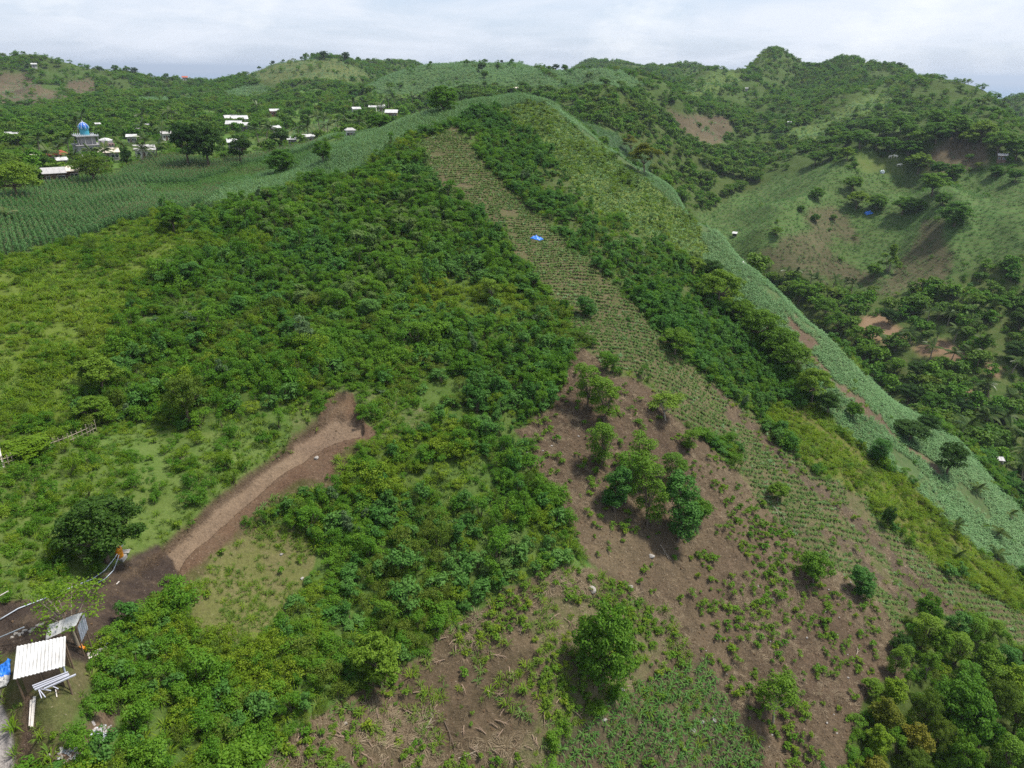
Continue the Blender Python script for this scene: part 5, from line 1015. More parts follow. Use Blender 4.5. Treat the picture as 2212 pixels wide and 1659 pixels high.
def house(u, v, wpx, label, roof='white', wall='grey', shape='gable', rz=0.0, depth=.75, hh=2.6, rmin=205, name='house', rise=.28):
    p = hit(u, v, rmin); w = wpx * mpp(p); d = w * depth; o = link(name, None); o.location = p; face = math.atan2(-p.x, p.y); o.rotation_euler = (0, 0, face + rz); tag(o, label, 'house')
    KEEP.append((p.x, p.y, w * .55)); KEEP.append((p.x * .99, p.y * .99, w * .35)); t = .12; ov = .45
    mb = MB(); x, y = w / 2 - ov, d / 2 - ov
    mb.box((0, -y, hh / 2 - .5), (2 * x, t, hh + 1)); mb.box((0, y, hh / 2 - .5), (2 * x, t, hh + 1)); mb.box((-x + t / 2, 0, hh / 2 - .5), (t, 2 * y - t, hh + 1)); mb.box((x - t / 2, 0, hh / 2 - .5), (t, 2 * y - t, hh + 1))
    rs = d * rise
    if shape in ('gable', 'hip'):
        for s in (-1, 1): mb.add([(s * x, -y, hh), (s * x, y, hh), (s * x, 0, hh + rs * y / (d / 2) * .9), (s * (x - t), -y, hh), (s * (x - t), y, hh), (s * (x - t), 0, hh + rs * y / (d / 2) * .9)], [(0, 1, 2), (3, 5, 4), (0, 2, 5, 3), (1, 4, 5, 2)])
    mb.build('wall', WALLS[wall], o)
    rb = MB(); X, Y, th = w / 2, d / 2, .09; z0 = hh + .03
    def slab(a, b, c, e):
        up = [Vector(q) for q in (a, b, c, e)]; rb.add([*up, *[q - Vector((0, 0, th)) for q in up]], [(0, 1, 2, 3), (7, 6, 5, 4), (0, 4, 5, 1), (1, 5, 6, 2), (2, 6, 7, 3), (3, 7, 4, 0)])
    if shape == 'gable': slab((-X, -Y, z0), (X, -Y, z0), (X, -.01, z0 + rs), (-X, -.01, z0 + rs)); slab((X, Y, z0), (-X, Y, z0), (-X, .01, z0 + rs), (X, .01, z0 + rs)); rb.box((0, 0, z0 + rs + .03), (2 * X, .3, .06))
    elif shape == 'hip':
        k = X * .45
        slab((-X, -Y, z0), (X, -Y, z0), (k, 0, z0 + rs), (-k, 0, z0 + rs)); slab((X, Y, z0), (-X, Y, z0), (-k, .02, z0 + rs), (k, .02, z0 + rs)); slab((X, -Y, z0), (X, Y, z0), (k, .01, z0 + rs), (k, -.01, z0 + rs)); slab((-X, Y, z0), (-X, -Y, z0), (-k, -.01, z0 + rs), (-k, .01, z0 + rs))
    else: slab((-X, -Y, z0), (X, -Y, z0), (X, Y, z0 + rs), (-X, Y, z0 + rs))
    rf = rb.build('roof', ROOFS[roof], o)
    # sheet seams or tile rolls stand proud of the roof
    n = max(4, int(w / .9)); sb = MB()
    for i in range(n):
        xx = -X * .97 + 2 * X * .97 * i / (n - 1)
        if shape == 'shed': sb.tube([(xx, -Y, z0 + .02), (xx, Y, z0 + rs + .02)], .03, 4)
        elif shape == 'gable': sb.tube([(xx, -Y, z0 + .02), (xx, 0, z0 + rs + .02)], .03, 4); sb.tube([(xx, Y, z0 + .02), (xx, 0, z0 + rs + .02)], .03, 4)
    if sb.v: sm = sb.build('roof_seams', ROOFS[roof], rf); sm['kind'] = 'stuff'
    dx = -x * .2; dr = MB().box((dx, -y - t / 2 - .02, 1.0), (.85, .05, 2.0)).build('door', M_DOOR, o); MB().box((dx + .32, -y - t / 2 - .06, 1.0), (.05, .05, .12)).build('handle', M_FRAME, dr)
    for xx in (-x * .68, x * .35, x * .75):
        wn = MB().box((xx, -y - t / 2 - .02, 1.5), (.8, .04, .9)).build('window', M_GLASS, o)
        MB().box((xx, -y - t / 2 - .05, 1.98), (.95, .06, .08)).box((xx, -y - t / 2 - .05, 1.02), (.95, .06, .08)).box((xx - .44, -y - t / 2 - .05, 1.5), (.07, .06, .88)).box((xx + .44, -y - t / 2 - .05, 1.5), (.07, .06, .88)).build('frame', M_FRAME, wn)
    return o
HS = [
 (20, 304, 18, 'small white-roofed house half hidden at the left edge of the village', 'white', 'grey', 'gable', .4), (36, 304, 15, 'white gabled house right of the half-hidden one at the village edge', 'white', 'grey', 'gable', -.3),
 (214, 281, 12, 'little white-roofed house behind the mosque dome', 'white', 'brown', 'shed', .2), (287, 311, 22, 'white-roofed house between the mosque and the great dark trees', 'white', 'grey', 'shed', -.1),
 (361, 304, 24, 'house with grey and white roof left of the great dark trees', 'grey', 'pale', 'gable', .35), (321, 283, 10, 'tiny pale-roofed house among palms behind the mosque', 'white', 'pale', 'gable', 0), (296, 292, 14, 'dim brown house under the trees right of the mosque', 'grey', 'brown', 'gable', .2),
 (500, 267, 28, 'rear left house of the cluster of four white roofs', 'white', 'grey', 'gable', .15), (519, 269, 34, 'rear right house of the cluster of four white roofs', 'white', 'pale', 'gable', .1), (508, 281, 34, 'front left house of the cluster of four white roofs', 'white', 'brown', 'gable', -.25), (531, 284, 26, 'front right grey-walled house of the cluster of four white roofs', 'white', 'grey', 'shed', .1),
 (508, 324, 30, 'long low white-roofed shed behind the trunked dark tree', 'white', 'grey', 'shed', .05), (238, 347, 42, 'pale-roofed grey-walled house behind a palm at the maize edge', 'tan', 'grey', 'gable', .1), (316, 342, 44, 'long low grey-roofed house at the maize edge', 'grey', 'pale', 'shed', .05),
 (129, 352, 40, 'house with a rough red tile roof', 'red', 'brown', 'hip', .1), (74, 357, 30, 'beige-roofed house left of the red tile roof', 'tan', 'grey', 'hip', .3), (140, 366, 26, 'low lean-to with white sheets below the red tile roof', 'white', 'grey', 'shed', .1), (177, 358, 18, 'small white-roofed hut right of the red tile roof', 'white', 'grey', 'shed', 0),
 (122, 396, 46, 'low grey-roofed house nearest the left maize field', 'grey', 'brown', 'shed', .05), (153, 391, 42, 'tan-roofed brown house right beside the low grey roof', 'tan', 'brown', 'shed', -.05),
 (594, 251, 22, 'white-roofed house with a red brick wall on the plain', 'white', 'brick', 'gable', .2), (541, 286, 14, 'small grey house at the right of the white cluster', 'grey', 'grey', 'gable', 0), (595, 290, 24, 'house with a tilted white roof beside the palms', 'white', 'brown', 'gable', .6),
 (633, 317, 22, 'flat white shed roof in the field left of the crest houses', 'white', 'grey', 'shed', 0), (659, 311, 22, 'left of two white-roofed houses touching at the field corner', 'white', 'grey', 'shed', .1), (677, 310, 20, 'right of two white-roofed houses touching at the field corner', 'white', 'pale', 'shed', -.2),
 (758, 302, 24, 'light grey pyramid-roofed house just behind the maize crest', 'grey', 'pale', 'hip', .2), (770, 247, 20, 'bright white-roofed house among palms behind the crest', 'white', 'pale', 'gable', .3), (806, 243, 18, 'left of the two joined white houses behind the crest', 'white', 'pale', 'gable', -.2), (823, 241, 18, 'right of the two joined white houses behind the crest', 'white', 'pale', 'gable', .2),
 (846, 256, 28, 'brown-walled house with a white shed roof behind the crest', 'white', 'brown', 'shed', -.1), (1071, 207, 11, 'white-roofed house peeping over the maize hilltop', 'white', 'pale', 'shed', .1), (1114, 200, 11, 'pale house in trees behind the hilltop', 'tan', 'pale', 'gable', .2),
 (400, 173, 12, 'red-roofed house on the far ridge before the sea', 'red', 'pale', 'gable', .1), (75, 146, 12, 'white house on the left skyline', 'white', 'pale', 'gable', 0), (2162, 349, 20, 'grey-roofed field hut on the hill across the valley', 'grey', 'brown', 'gable', .2), (1704, 273, 9, 'tiny white hut at the foot of the far spur', 'white', 'pale', 'gable', 0), (1612, 198, 7, 'tiny white field hut on the far green hill', 'white', 'pale', 'gable', 0),
 (2050, 190, 20, 'long white building on the headland by the sea', 'white', 'pale', 'gable', 0), (2152, 1014, 18, 'small grey-roofed hut under the valley palms', 'grey', 'brown', 'shed', .5)]
for q in HS: house(*q, rmin=(170 if q[1] > 900 else 2000 if q[0] == 2050 else 700 if q[1] < 180 else 205), depth=.7)
# ------------------------------------------------------------------ the mosque
def mosque():
    p = hit(193, 332, 205); o = link('mosque', None); o.location = p; o.scale = (.88, .88, .88); o.rotation_euler = (0, 0, math.atan2(-p.x, p.y) + .2); tag(o, 'unfinished grey mosque with a patterned blue dome', 'mosque'); KEEP.append((p.x, p.y, 5.5))
    grey = simple_mat('raw_concrete', (.30, .29, .30), .9, .1); blue = simple_mat('dome_blue', (.02, .11, .46), .35, .5, noise_amt=.2); teal = simple_mat('dome_teal', (.05, .30, .42), .4, .5, noise_amt=.1); white = simple_mat('dome_white', (.62, .66, .72), .4, .4, noise_amt=.1); pink = simple_mat('pink_plaster', (.42, .25, .24), .9, .1)
    s = mpp(p) * 21 / 5.2                                  # dome 25 sheet pixels wide
    R = 2.6 * s; zb = 9.0
    MB().box((0, 0, 1.4), (8.6, 8.6, 3.8)).build('wall', grey, o); MB().box((0, 0, 3.45), (9.4, 9.4, .25)).build('roof_slab', grey, o); MB().box((0, 0, 6.6), (7.6, 7.6, .3)).build('roof_slab', grey, o)
    MB().box((0, 0, 5.0), (5.4, 5.4, 2.9)).build('wall', grey, o)
    for i in range(4):
        for sx, sy in ((-3.4 + i * 2.27, -3.4), (-3.4 + i * 2.27, 3.4)): MB().lathe([(.2, 3.57), (.16, 3.8), (.16, 6.2), (.24, 6.45)], 10, (sx, sy, 0)).build('column', grey, o)
    for i in range(3):
        w = MB().box((-2.6 + i * 2.6, -4.33, 1.9), (1.1, .08, 1.5)).build('window', M_GLASS, o); MB().box((-2.6 + i * 2.6, -4.36, 2.72), (1.3, .14, .12)).build('frame', M_FRAME, w)
    for i in range(12):
        for sy in (-1, 1): MB().add([(-3.7 + i * .66 - .22, sy * 3.7, 6.76), (-3.7 + i * .66 + .22, sy * 3.7, 6.76), (-3.7 + i * .66, sy * 3.7, 7.5), (-3.7 + i * .66 - .22, sy * 3.5, 6.76), (-3.7 + i * .66 + .22, sy * 3.5, 6.76), (-3.7 + i * .66, sy * 3.5, 7.5)], [(0, 1, 2), (3, 5, 4), (0, 2, 5, 3), (1, 4, 5, 2), (0, 3, 4, 1)]).build('merlon', white, o)
    MB().lathe([(R * .93, 6.75), (R * .93, zb - .25), (R * 1.02, zb - .2), (R * 1.02, zb)], 28).build('drum', teal, o)
    prof = [(R * 1.0, zb + .02), (R * 1.07, zb + .16 * R), (R * 1.08, zb + .38 * R), (R * 1.03, zb + .64 * R), (R * .92, zb + .90 * R), (R * .73, zb + 1.14 * R), (R * .48, zb + 1.33 * R), (R * .22, zb + 1.46 * R), (.03, zb + 1.55 * R)]
    dm = MB().lathe(prof, 32).build('dome', blue, o, True)
    for k in range(8):
        a = k * math.pi / 4 + .2; MB().tube([(r * 1.0 * math.cos(a), r * 1.0 * math.sin(a), z) for r, z in prof], .08, 5).build('rib', white, dm)
        a2 = a + math.pi / 8; MB().tube([(prof[1][0] * 1.01 * math.cos(a2 - .2), prof[1][0] * 1.01 * math.sin(a2 - .2), prof[1][1]), (prof[3][0] * 1.02 * math.cos(a2), prof[3][0] * 1.02 * math.sin(a2), prof[3][1]), (prof[1][0] * 1.01 * math.cos(a2 + .2), prof[1][0] * 1.01 * math.sin(a2 + .2), prof[1][1])], .16, 5).build('arch_band', teal, dm)
    MB().lathe([(.04, zb + 1.5 * R), (.2, zb + 1.62 * R), (.05, zb + 1.7 * R), (.13, zb + 1.76 * R), (.03, zb + 1.95 * R)], 10).build('finial', white, dm)
    # side wing with a rounded white roof and a pink balcony
    MB().box((6.6, .4, 2.0), (3.9, 5.0, 5.0)).build('side_wing', grey, o); MB().lathe([(2.7, 4.52), (2.6, 4.7), (1.3, 5.3), (.05, 5.5)], 4, (6.6, .4, 0)).build('side_roof', M_WHITE, o); bl = MB().box((6.7, -2.35, 3.2), (4.4, .5, .7)).build('balcony', pink, o)
    for i in range(4): MB().box((5.1 + i * 1.05, -2.62, 3.2), (.55, .06, .3)).build('opening', M_GLASS, bl)
    for i in range(5): MB().tube([(4.9 + i * .9, -2.9, -.2), (4.9 + i * .9, -2.9, 5.6)], .05, 5).build('scaffold_pole', M_GREY, o)
mosque()
woods()

# ------------------------------------------------------------------ the yard with the sheds
M_TIN = bpy.data.materials.new('galvanised_sheet'); M_TIN.use_nodes = True
def tin():
    N = M_TIN.node_tree.nodes; L = M_TIN.node_tree.links; b = N['Principled BSDF']; b.inputs['Roughness'].default_value = .5; b.inputs['Metallic'].default_value = .0
    tc = N.new('ShaderNodeTexCoord'); n = N.new('ShaderNodeTexNoise'); n.inputs['Scale'].default_value = 1.3; n.inputs['Detail'].default_value = 8; L.new(tc.outputs['Object'], n.inputs['Vector'])
    r = N.new('ShaderNodeValToRGB'); r.color_ramp.elements[0].color = (.34, .33, .32, 1); r.color_ramp.elements[1].color = (.56, .56, .56, 1); r.color_ramp.elements[0].position = .28; r.color_ramp.elements[1].position = .6; L.new(n.outputs['Fac'], r.inputs[0]); L.new(r.outputs[0], b.inputs['Base Color'])
tin()
M_BLUE = simple_mat('blue_tarpaulin', (.02, .16, .62), .4, .5, noise_amt=.3, scale=3); M_STEEL = simple_mat('steel_purlin', (.42, .43, .50), .4, .5, noise_amt=.15); M_BOARD = simple_mat('pale_board', (.62, .57, .53), .8, .2, noise_amt=.2, scale=5); M_ORANGE = simple_mat('orange_plastic', (.72, .27, .015), .35, .5, noise_amt=.1); M_PVC = simple_mat('grey_hose', (.40, .45, .52), .45, .4, noise_amt=.1); M_CONC = simple_mat('concrete', (.30, .29, .28), .9, .1); M_STONE = simple_mat('field_stone', (.30, .28, .26), .95, .1, noise_amt=.4, scale=3); M_PLY = simple_mat('plywood', (.17, .12, .085), .85, .15); M_TRASH = simple_mat('pale_rubbish', (.34, .31, .30), .7, .2, noise_amt=.5, scale=6); M_BLACK = simple_mat('black_tyre', (.02, .02, .022), .7, .3)
def world_dir(p, rz): return Matrix.Rotation(rz, 3, 'Z')
def corrugated(a, b, c, d, pitch, amp, mat, name, parent):
    """wavy sheet between corners a-b (lower edge) and d-c (upper edge)"""
    a, b, c, d = map(Vector, (a, b, c, d)); n = int((b - a).length / pitch * 6); nr = (b - a).cross(d - a).normalized(); V = []; Fq = []
    for i in range(n + 1):
        t = i / n; h = nr * amp * math.sin(2 * math.pi * t * (b - a).length / pitch)
        lo, hi = a.lerp(b, t) + h, d.lerp(c, t) + h; V += [lo, hi, lo - nr * .012, hi - nr * .012]
    for i in range(n): k = i * 4; Fq += [(k, k + 4, k + 5, k + 1), (k + 2, k + 3, k + 7, k + 6), (k, k + 2, k + 6, k + 4), (k + 1, k + 5, k + 7, k + 3)]
    Fq += [(0, 1, 3, 2), (4 * n, 4 * n + 2, 4 * n + 3, 4 * n + 1)]
    m = bpy.data.meshes.new(name); m.from_pydata([tuple(q) for q in V], [], Fq); m.update(); m.materials.append(mat); return link(name, m, parent)
def on_plane(u, v, z):
    a, t = ray(u, v); r = (z - CZ) / float(t); return Vector((r * math.sin(a), r * math.cos(a), z))
HUTZ = []
def hut():
    g = hit(95, 1472); z = g.z; HUTZ.append(z)
    # the roof's four corners as surveyed: low eave nearer, high eave farther
    A = on_plane(28, 1468, z + 1.0); B = on_plane(140, 1439, z + 1.0); C = on_plane(142, 1374, z + 1.5); D = on_plane(36, 1396, z + 1.5)
    ctr = (A + B + C + D) / 4; base = Vector((ctr.x, ctr.y, z)); o = link('roofed_shed', None); o.location = base; tag(o, 'open shed with a white corrugated roof at the lower left corner', 'shed')
    l = lambda q: Vector(q) - base
    corrugated(l(A), l(B), l(C), l(D), .21, .032, M_TIN, 'roof', o)
    cen = l(ctr); ins = lambda q, k=.9: cen.lerp(l(q), k)
    a, b, c, d = ins(A), ins(B), ins(C), ins(D); gz = lambda q: float(ground_z(q.x + base.x, q.y + base.y)) - z - .15
    for q in (a, b, c, d, a.lerp(b, .5), d.lerp(c, .5)): MB().tube([(q.x, q.y, gz(q)), (q.x, q.y, q.z - .05)], .06, 6).build('post', M_PLY, o)
    def wallp(p, q, name, lowf=0.0):
        t = (q - p); n = Vector((-t.y, t.x, 0)).normalized() * .03; z0 = min(gz(p), gz(q)); top = -.12
        MB().add([(p.x - n.x, p.y - n.y, z0), (q.x - n.x, q.y - n.y, z0), (q.x - n.x, q.y - n.y, q.z + top), (p.x - n.x, p.y - n.y, p.z + top), (p.x + n.x, p.y + n.y, z0), (q.x + n.x, q.y + n.y, z0), (q.x + n.x, q.y + n.y, q.z + top), (p.x + n.x, p.y + n.y, p.z + top)], [(0, 1, 2, 3), (7, 6, 5, 4), (0, 4, 5, 1), (2, 6, 7, 3), (1, 5, 6, 2), (0, 3, 7, 4)]).build(name, M_PLY, o)
    i1 = cen.lerp(l(A), .82).lerp(cen.lerp(l(B), .82), .06); i2 = cen.lerp(l(A), .82).lerp(cen.lerp(l(B), .82), .5); i3 = cen.lerp(l(A), .82).lerp(cen.lerp(l(B), .82), .94); wallp(i1, i2 - (i2 - i1) * .01, 'wall_panel'); wallp(i2, i3, 'wall_panel'); wallp(cen.lerp(l(D), .84), cen.lerp(l(C), .84), 'wall_panel')
    MB().tube([a + Vector((0, 0, -.08)), b + Vector((0, 0, -.08))], .05, 5).build('roof_beam', M_PLY, o); MB().tube([d + Vector((0, 0, -.08)), c + Vector((0, 0, -.08))], .05, 5).build('roof_beam', M_PLY, o)
    MB().tube([b + Vector((.05, 0, -.1)), Vector((b.x + .1, b.y - .1, -.1))], .05, 6).build('gutter_pipe', M_PVC, o)
    # second shack behind, patched with loose sheets
    g2 = hit(150, 1400); z2 = g2.z
    A2 = on_plane(98, 1382, z2 + 2.0); B2 = on_plane(165, 1352, z2 + 2.0); C2 = on_plane(180, 1322, z2 + 2.6); D2 = on_plane(104, 1350, z2 + 2.6); ctr2 = (A2 + B2 + C2 + D2) / 4
    o2 = link('patched_shack', None); b2 = Vector((ctr2.x, ctr2.y, z2)); o2.location = b2; tag(o2, 'small shack with a patched white sheet roof under the bare-limbed tree', 'shack'); l2 = lambda q: Vector(q) - b2
    m1 = l2(A2).lerp(l2(B2), .52); m2 = l2(D2).lerp(l2(C2), .5)
    corrugated(l2(A2), m1, m2, l2(D2), .2, .02, M_WHITE, 'roof_sheet', o2); corrugated(m1 + Vector((0, 0, .05)), l2(B2) + Vector((0, 0, .05)), l2(C2) + Vector((0, 0, .05)), m2 + Vector((0, 0, .05)), .2, .02, M_WHITE, 'roof_sheet', o2)
    for q in (A2, B2, C2, D2): w = l2(ctr2).lerp(l2(q), .88); MB().tube([(w.x, w.y, -.8), (w.x, w.y, w.z - .05)], .05, 6).build('post', M_PLY, o2)
    s1, s2 = l2(B2), l2(C2); lo = Vector((0, 0, -1.5)); corrugated(s1 + lo, s2 + lo, s2 + Vector((.05, 0, -.1)), s1 + Vector((.05, 0, -.1)), .2, .025, M_STEEL, 'side_sheet', o2)
    MB().tube([l2(D2) + Vector((-.3, .1, .1)), l2(C2) + Vector((.4, .2, .12))], .04, 5).build('roof_beam', M_PLY, o2)
hut()
def bar(u0, v0, u1, v1, sec, mat, name, label, cat, group=None, lift=(0.1, 0.1), plane=None):
    p, q = hit(u0, v0), hit(u1, v1); p.z += lift[0]; q.z += lift[1]
    if plane: p, q = on_plane(u0, v0, plane), on_plane(u1, v1, plane)
    o_ = (p + q) / 2; d = q - p; h = d.length / 2
    b = MB().box((0, 0, 0), (2 * h, sec[0], sec[1])); ob = b.build(name, mat); ob.location = o_; ob.rotation_mode = 'QUATERNION'; ob.rotation_quaternion = d.to_track_quat('X', 'Z'); return tag(ob, label, cat, group)
for i, q in enumerate([(70, 1482, 147, 1452), (72, 1486, 149, 1456), (75, 1490, 150, 1458), (95, 1488, 164, 1457)]): bar(*q, (.09, .09), M_STEEL, 'steel_purlin', 'grey steel purlin in the bundle laid along the front of the shed' if i < 3 else 'longest grey steel purlin sticking out past the bundle', 'purlin', 'bundle of purlins' if i < 3 else None, plane=HUTZ[0] + .42)
for q in [(76, 1478, 98, 1506), (80, 1480, 90, 1508), (86, 1488, 110, 1492), (112, 1482, 126, 1488)]: bar(*q, (.05, .05), M_STEEL, 'steel_rod', 'loose grey rod lying crosswise below the purlin bundle', 'rod', 'loose rods below the purlins', plane=HUTZ[0] + .3)
for i, (u, v) in enumerate([(82, 1483), (116, 1470), (142, 1459)]):
    q = on_plane(u, v, HUTZ[0] + .38); gz_ = float(ground_z(q.x, q.y)); o_ = MB().tube([(0, 0, gz_ - q.z - .2), (0, 0, 0)], .06, 6).build('support_post', M_PLY); o_.location = q; tag(o_, ('left', 'middle', 'right')[i] + ' short post carrying the bundle of purlins', 'post')
bar(118, 1465, 124, 1508, (.05, .05), M_BOARD, 'bamboo_pole', 'thin pole leaning beneath the end of the purlins', 'pole', None, (.5, .1))
bar(69, 1514, 66, 1570, (.16, .04), M_BOARD, 'white_board', 'long white board in the grass, the shorter of two', 'board'); bar(76, 1508, 70, 1574, (.16, .04), M_BOARD, 'white_board', 'long white board in the grass, the longer of two', 'board', None, (.15, .15))
bar(0, 1342, 36, 1327, (.07, .05), M_BOARD, 'timber_pole', 'pale pole reaching from the shed roof to the frame edge', 'pole', None, (2.0, 2.2)); bar(0, 1393, 62, 1367 + 16, (.06, .06), M_PVC, 'rope_line', 'thin line tied from the shed towards the gravel road', 'rope', None, (.6, 1.2))
def slab_piece(u, v, w, d, rz, mat, label, tilt=(.15, .1), name='loose_sheet', cat='sheet'):
    p = hit(u, v); o = MB().box((0, 0, 0), (w, d, .04)).build(name, mat); o.location = p + Vector((0, 0, .3)); o.rotation_euler = (tilt[0], tilt[1], rz); return tag(o, label, cat)
slab_piece(203, 1420, 1.9, .55, .75, M_BOARD, 'pale broken sheet lying at the thicket edge right of the shed'); slab_piece(113, 1475, .9, .5, .5, M_CONC, 'small grey sheet beside the purlins'); slab_piece(272, 1197, .75, .55, .2, M_CONC, 'flat grey slab beside the orange tank', (.05, 0), 'concrete_slab', 'slab')
def crumple(u, v, w, d, h, mat, name, label, cat, seed=1, rz=0.):
    rg = np.random.default_rng(seed); p = hit(u, v); n = 16; X, Y = np.meshgrid(np.linspace(-.5, .5, n), np.linspace(-.5, .5, n)); a = rg.random() * 9
    e = 1 - np.clip(np.maximum(np.abs(X), np.abs(Y)) * 2, 0, 1) ** 4; Z = (np.abs(fbm(X * 5 + a, Y * 5 - a, 3)) * 1.6 + .12) * h * e; k = 1 + .25 * fbm(X * 2 + a, Y * 2, 2); V = np.stack([X * w * k, Y * d * k, Z], -1).reshape(-1, 3)
    M = np.array(Matrix.Rotation(rz, 3, 'Z')); V = V @ M.T; V[:, 2] += ground_z(V[:, 0] + p.x, V[:, 1] + p.y) - p.z + .08
    i = np.arange(n * n).reshape(n, n); Fq = np.stack([i[:-1, :-1], i[:-1, 1:], i[1:, 1:], i[1:, :-1]], -1).reshape(-1, 4); m = np_mesh(name, V, Fq, mat)
    o = link(name, m); o.location = p; sl = o.modifiers.new('thickness', 'SOLIDIFY'); sl.thickness = .02; return tag(o, label, cat)
def scraps(u, v, wu, wv, n, label):
    p = hit(u, v); rg = random.Random(int(u)); ms = [M_TRASH, M_WHITE, M_CONC, M_PLY, M_PVC]; mb = MB(); mi = []
    for i in range(n):
        q = hit(u + rg.gauss(0, wu * .4), v + rg.gauss(0, wv * .4)) - p; s = rg.uniform(.06, .2); mb.box(q + Vector((0, 0, s * .4)), (s * rg.uniform(.6, 2.4), s, s * rg.uniform(.2, .8)), rg.uniform(0, 6), (rg.gauss(0, .4), rg.gauss(0, .4))); mi += [rg.choice((0, 0, 1, 2, 3, 4))] * 6
    o = mb.build('rubbish_heap', ms[0]); o.location = p
    for m in ms[1:]: o.data.materials.append(m)
    o.data.polygons.foreach_set('material_index', mi); tag(o, label, 'rubbish', kind='stuff')
crumple(8, 1452, 1.0, 1.2, .4, M_BLUE, 'blue_tarpaulin', 'crumpled blue tarpaulin on the ground left of the shed', 'tarpaulin', 3, .4); crumple(1160, 516, 2.0, 1.5, .55, M_BLUE, 'blue_tarpaulin', 'bright blue tarpaulin spread in the middle of the crop strip', 'tarpaulin', 5, -.5); crumple(1876, 461, 3.2, 1.8, .8, M_BLUE, 'blue_tarpaulin', 'small blue tarpaulin on the hill across the valley', 'tarpaulin', 6, .1)
crumple(1906, 372, 2.4, 1.6, .8, M_PVC, 'grey_tarpaulin', 'grey-blue tarpaulin at the foot of the pasture across the valley', 'tarpaulin', 8); crumple(1608, 571, 1.5, 1.0, .5, M_WHITE, 'white_sack', 'white sack lying on the ridge of the pale crop', 'sack', 9, .7); scraps(216, 1590, 26, 34, 110, 'heap of white and dark rubbish in a gap of the thicket'); scraps(150, 1632, 46, 18, 60, 'thin spill of pale rubbish near the bottom left'); crumple(6, 1477, 1.0, .6, .5, M_WHITE, 'white_sack', 'white sack at the frame edge below the blue tarpaulin', 'sack', 14); crumple(181, 1402, .4, .3, .3, M_ORANGE, 'orange_bag', 'small orange bag right of the shack', 'bag', 17); crumple(226, 1389, .5, .4, .3, M_PVC, 'pale_bag', 'pale bluish bag at the edge of the mud', 'bag', 18)
def field_hut():
    p = hit(1586, 512, 150); o = link('field_shelter', None); o.location = p; tag(o, 'tiny dark field shelter with a white roof on the right ridge', 'shelter'); o.rotation_euler = (0, 0, -.5)
    for x in (-.8, .8):
        for y in (-.6, .6): MB().tube([(x, y, -.6), (x, y, 1.7)], .05, 5).build('post', M_PLY, o)
    MB().box((0, .55, .9), (1.5, .05, 1.3)).build('wall', M_BLACK, o); MB().box((0, 0, 1.85), (2.1, 1.7, .06), 0, (.35, 0)).build('roof', M_WHITE, o)
field_hut()
def tank():
    p = hit(260, 1205); o = link('water_drum', None); o.location = p; tag(o, 'orange plastic water drum under the mango tree', 'drum')
    MB().lathe([(.26, .12), (.31, .18), (.315, .42), (.30, .45), (.315, .48), (.315, .78), (.30, .81), (.315, .84), (.31, 1.05), (.24, 1.12)], 20).build('body', M_ORANGE, o, True); MB().lathe([(.08, 1.12), (.08, 1.18), (.02, 1.19)], 12, (.1, 0, 0)).build('lid', M_BLACK, o); MB().box((0, 0, -.05), (.8, .8, .34)).build('plinth', M_CONC, o)
tank()
def hose(pts, rad, label, lift):
    P3 = []
    for i, (u, v) in enumerate(pts): q = hit(u, v); q.z += lift[i] if i < len(lift) else lift[-1]; P3.append(q)
    c = [P3[0]]
    for a, b in zip(P3[:-1], P3[1:]): c += [a.lerp(b, k / 4) for k in range(1, 5)]
    b0 = c[0].copy(); o = MB().tube([q - b0 for q in c], rad, 6).build('hose', M_PVC, None, True); o.location = b0; tag(o, label, 'hose')
hose([(270, 1194), (250, 1216), (228, 1238), (200, 1254), (160, 1270), (100, 1295), (40, 1318), (0, 1342)], .045, 'long grey hose running from the orange drum out of frame', [.9, .5, .3, .15]); hose([(262, 1205), (254, 1222), (246, 1236), (228, 1252), (205, 1264)], .04, 'shorter curved grey hose beside the long one', [.6, .4, .2, .1])
bar(252, 1264, 258, 1258, (.06, .06), M_BOARD, 'white_stick', 'short white stick on the dark mud', 'stick')
# ------------------------------------------------------------------ rocks, branches, fence
def rock_mesh(seed):
    rg = np.random.default_rng(seed); bm = bmesh.new(); bmesh.ops.create_icosphere(bm, subdivisions=2, radius=.5)
    a = rg.random() * 50; V = np.array([v.co[:] for v in bm.verts]); d = 1 + .45 * fbm(V[:, 0] * 2.2 + a, V[:, 1] * 2.2 + V[:, 2] * 1.7, 3); V = V * d[:, None] * np.array([1, .8, .62])
    for v, c in zip(bm.verts, V): v.co = c
    m = bpy.data.meshes.new('rock'); bm.to_mesh(m); bm.free(); m.materials.append(M_STONE); return m
ROCKS = [rock_mesh(s) for s in (1, 2, 3, 4)]
def rock(u, v, wpx, label, group=None, i=0, rmin=20):
    p = hit(u, v, rmin); s = wpx * mpp(p); o = link('rock', ROCKS[i % 4]); o.location = p + Vector((0, 0, s * .12)); o.scale = (s, s, s); o.rotation_euler = (0, 0, i * 1.7); tag(o, label, 'rock', group)
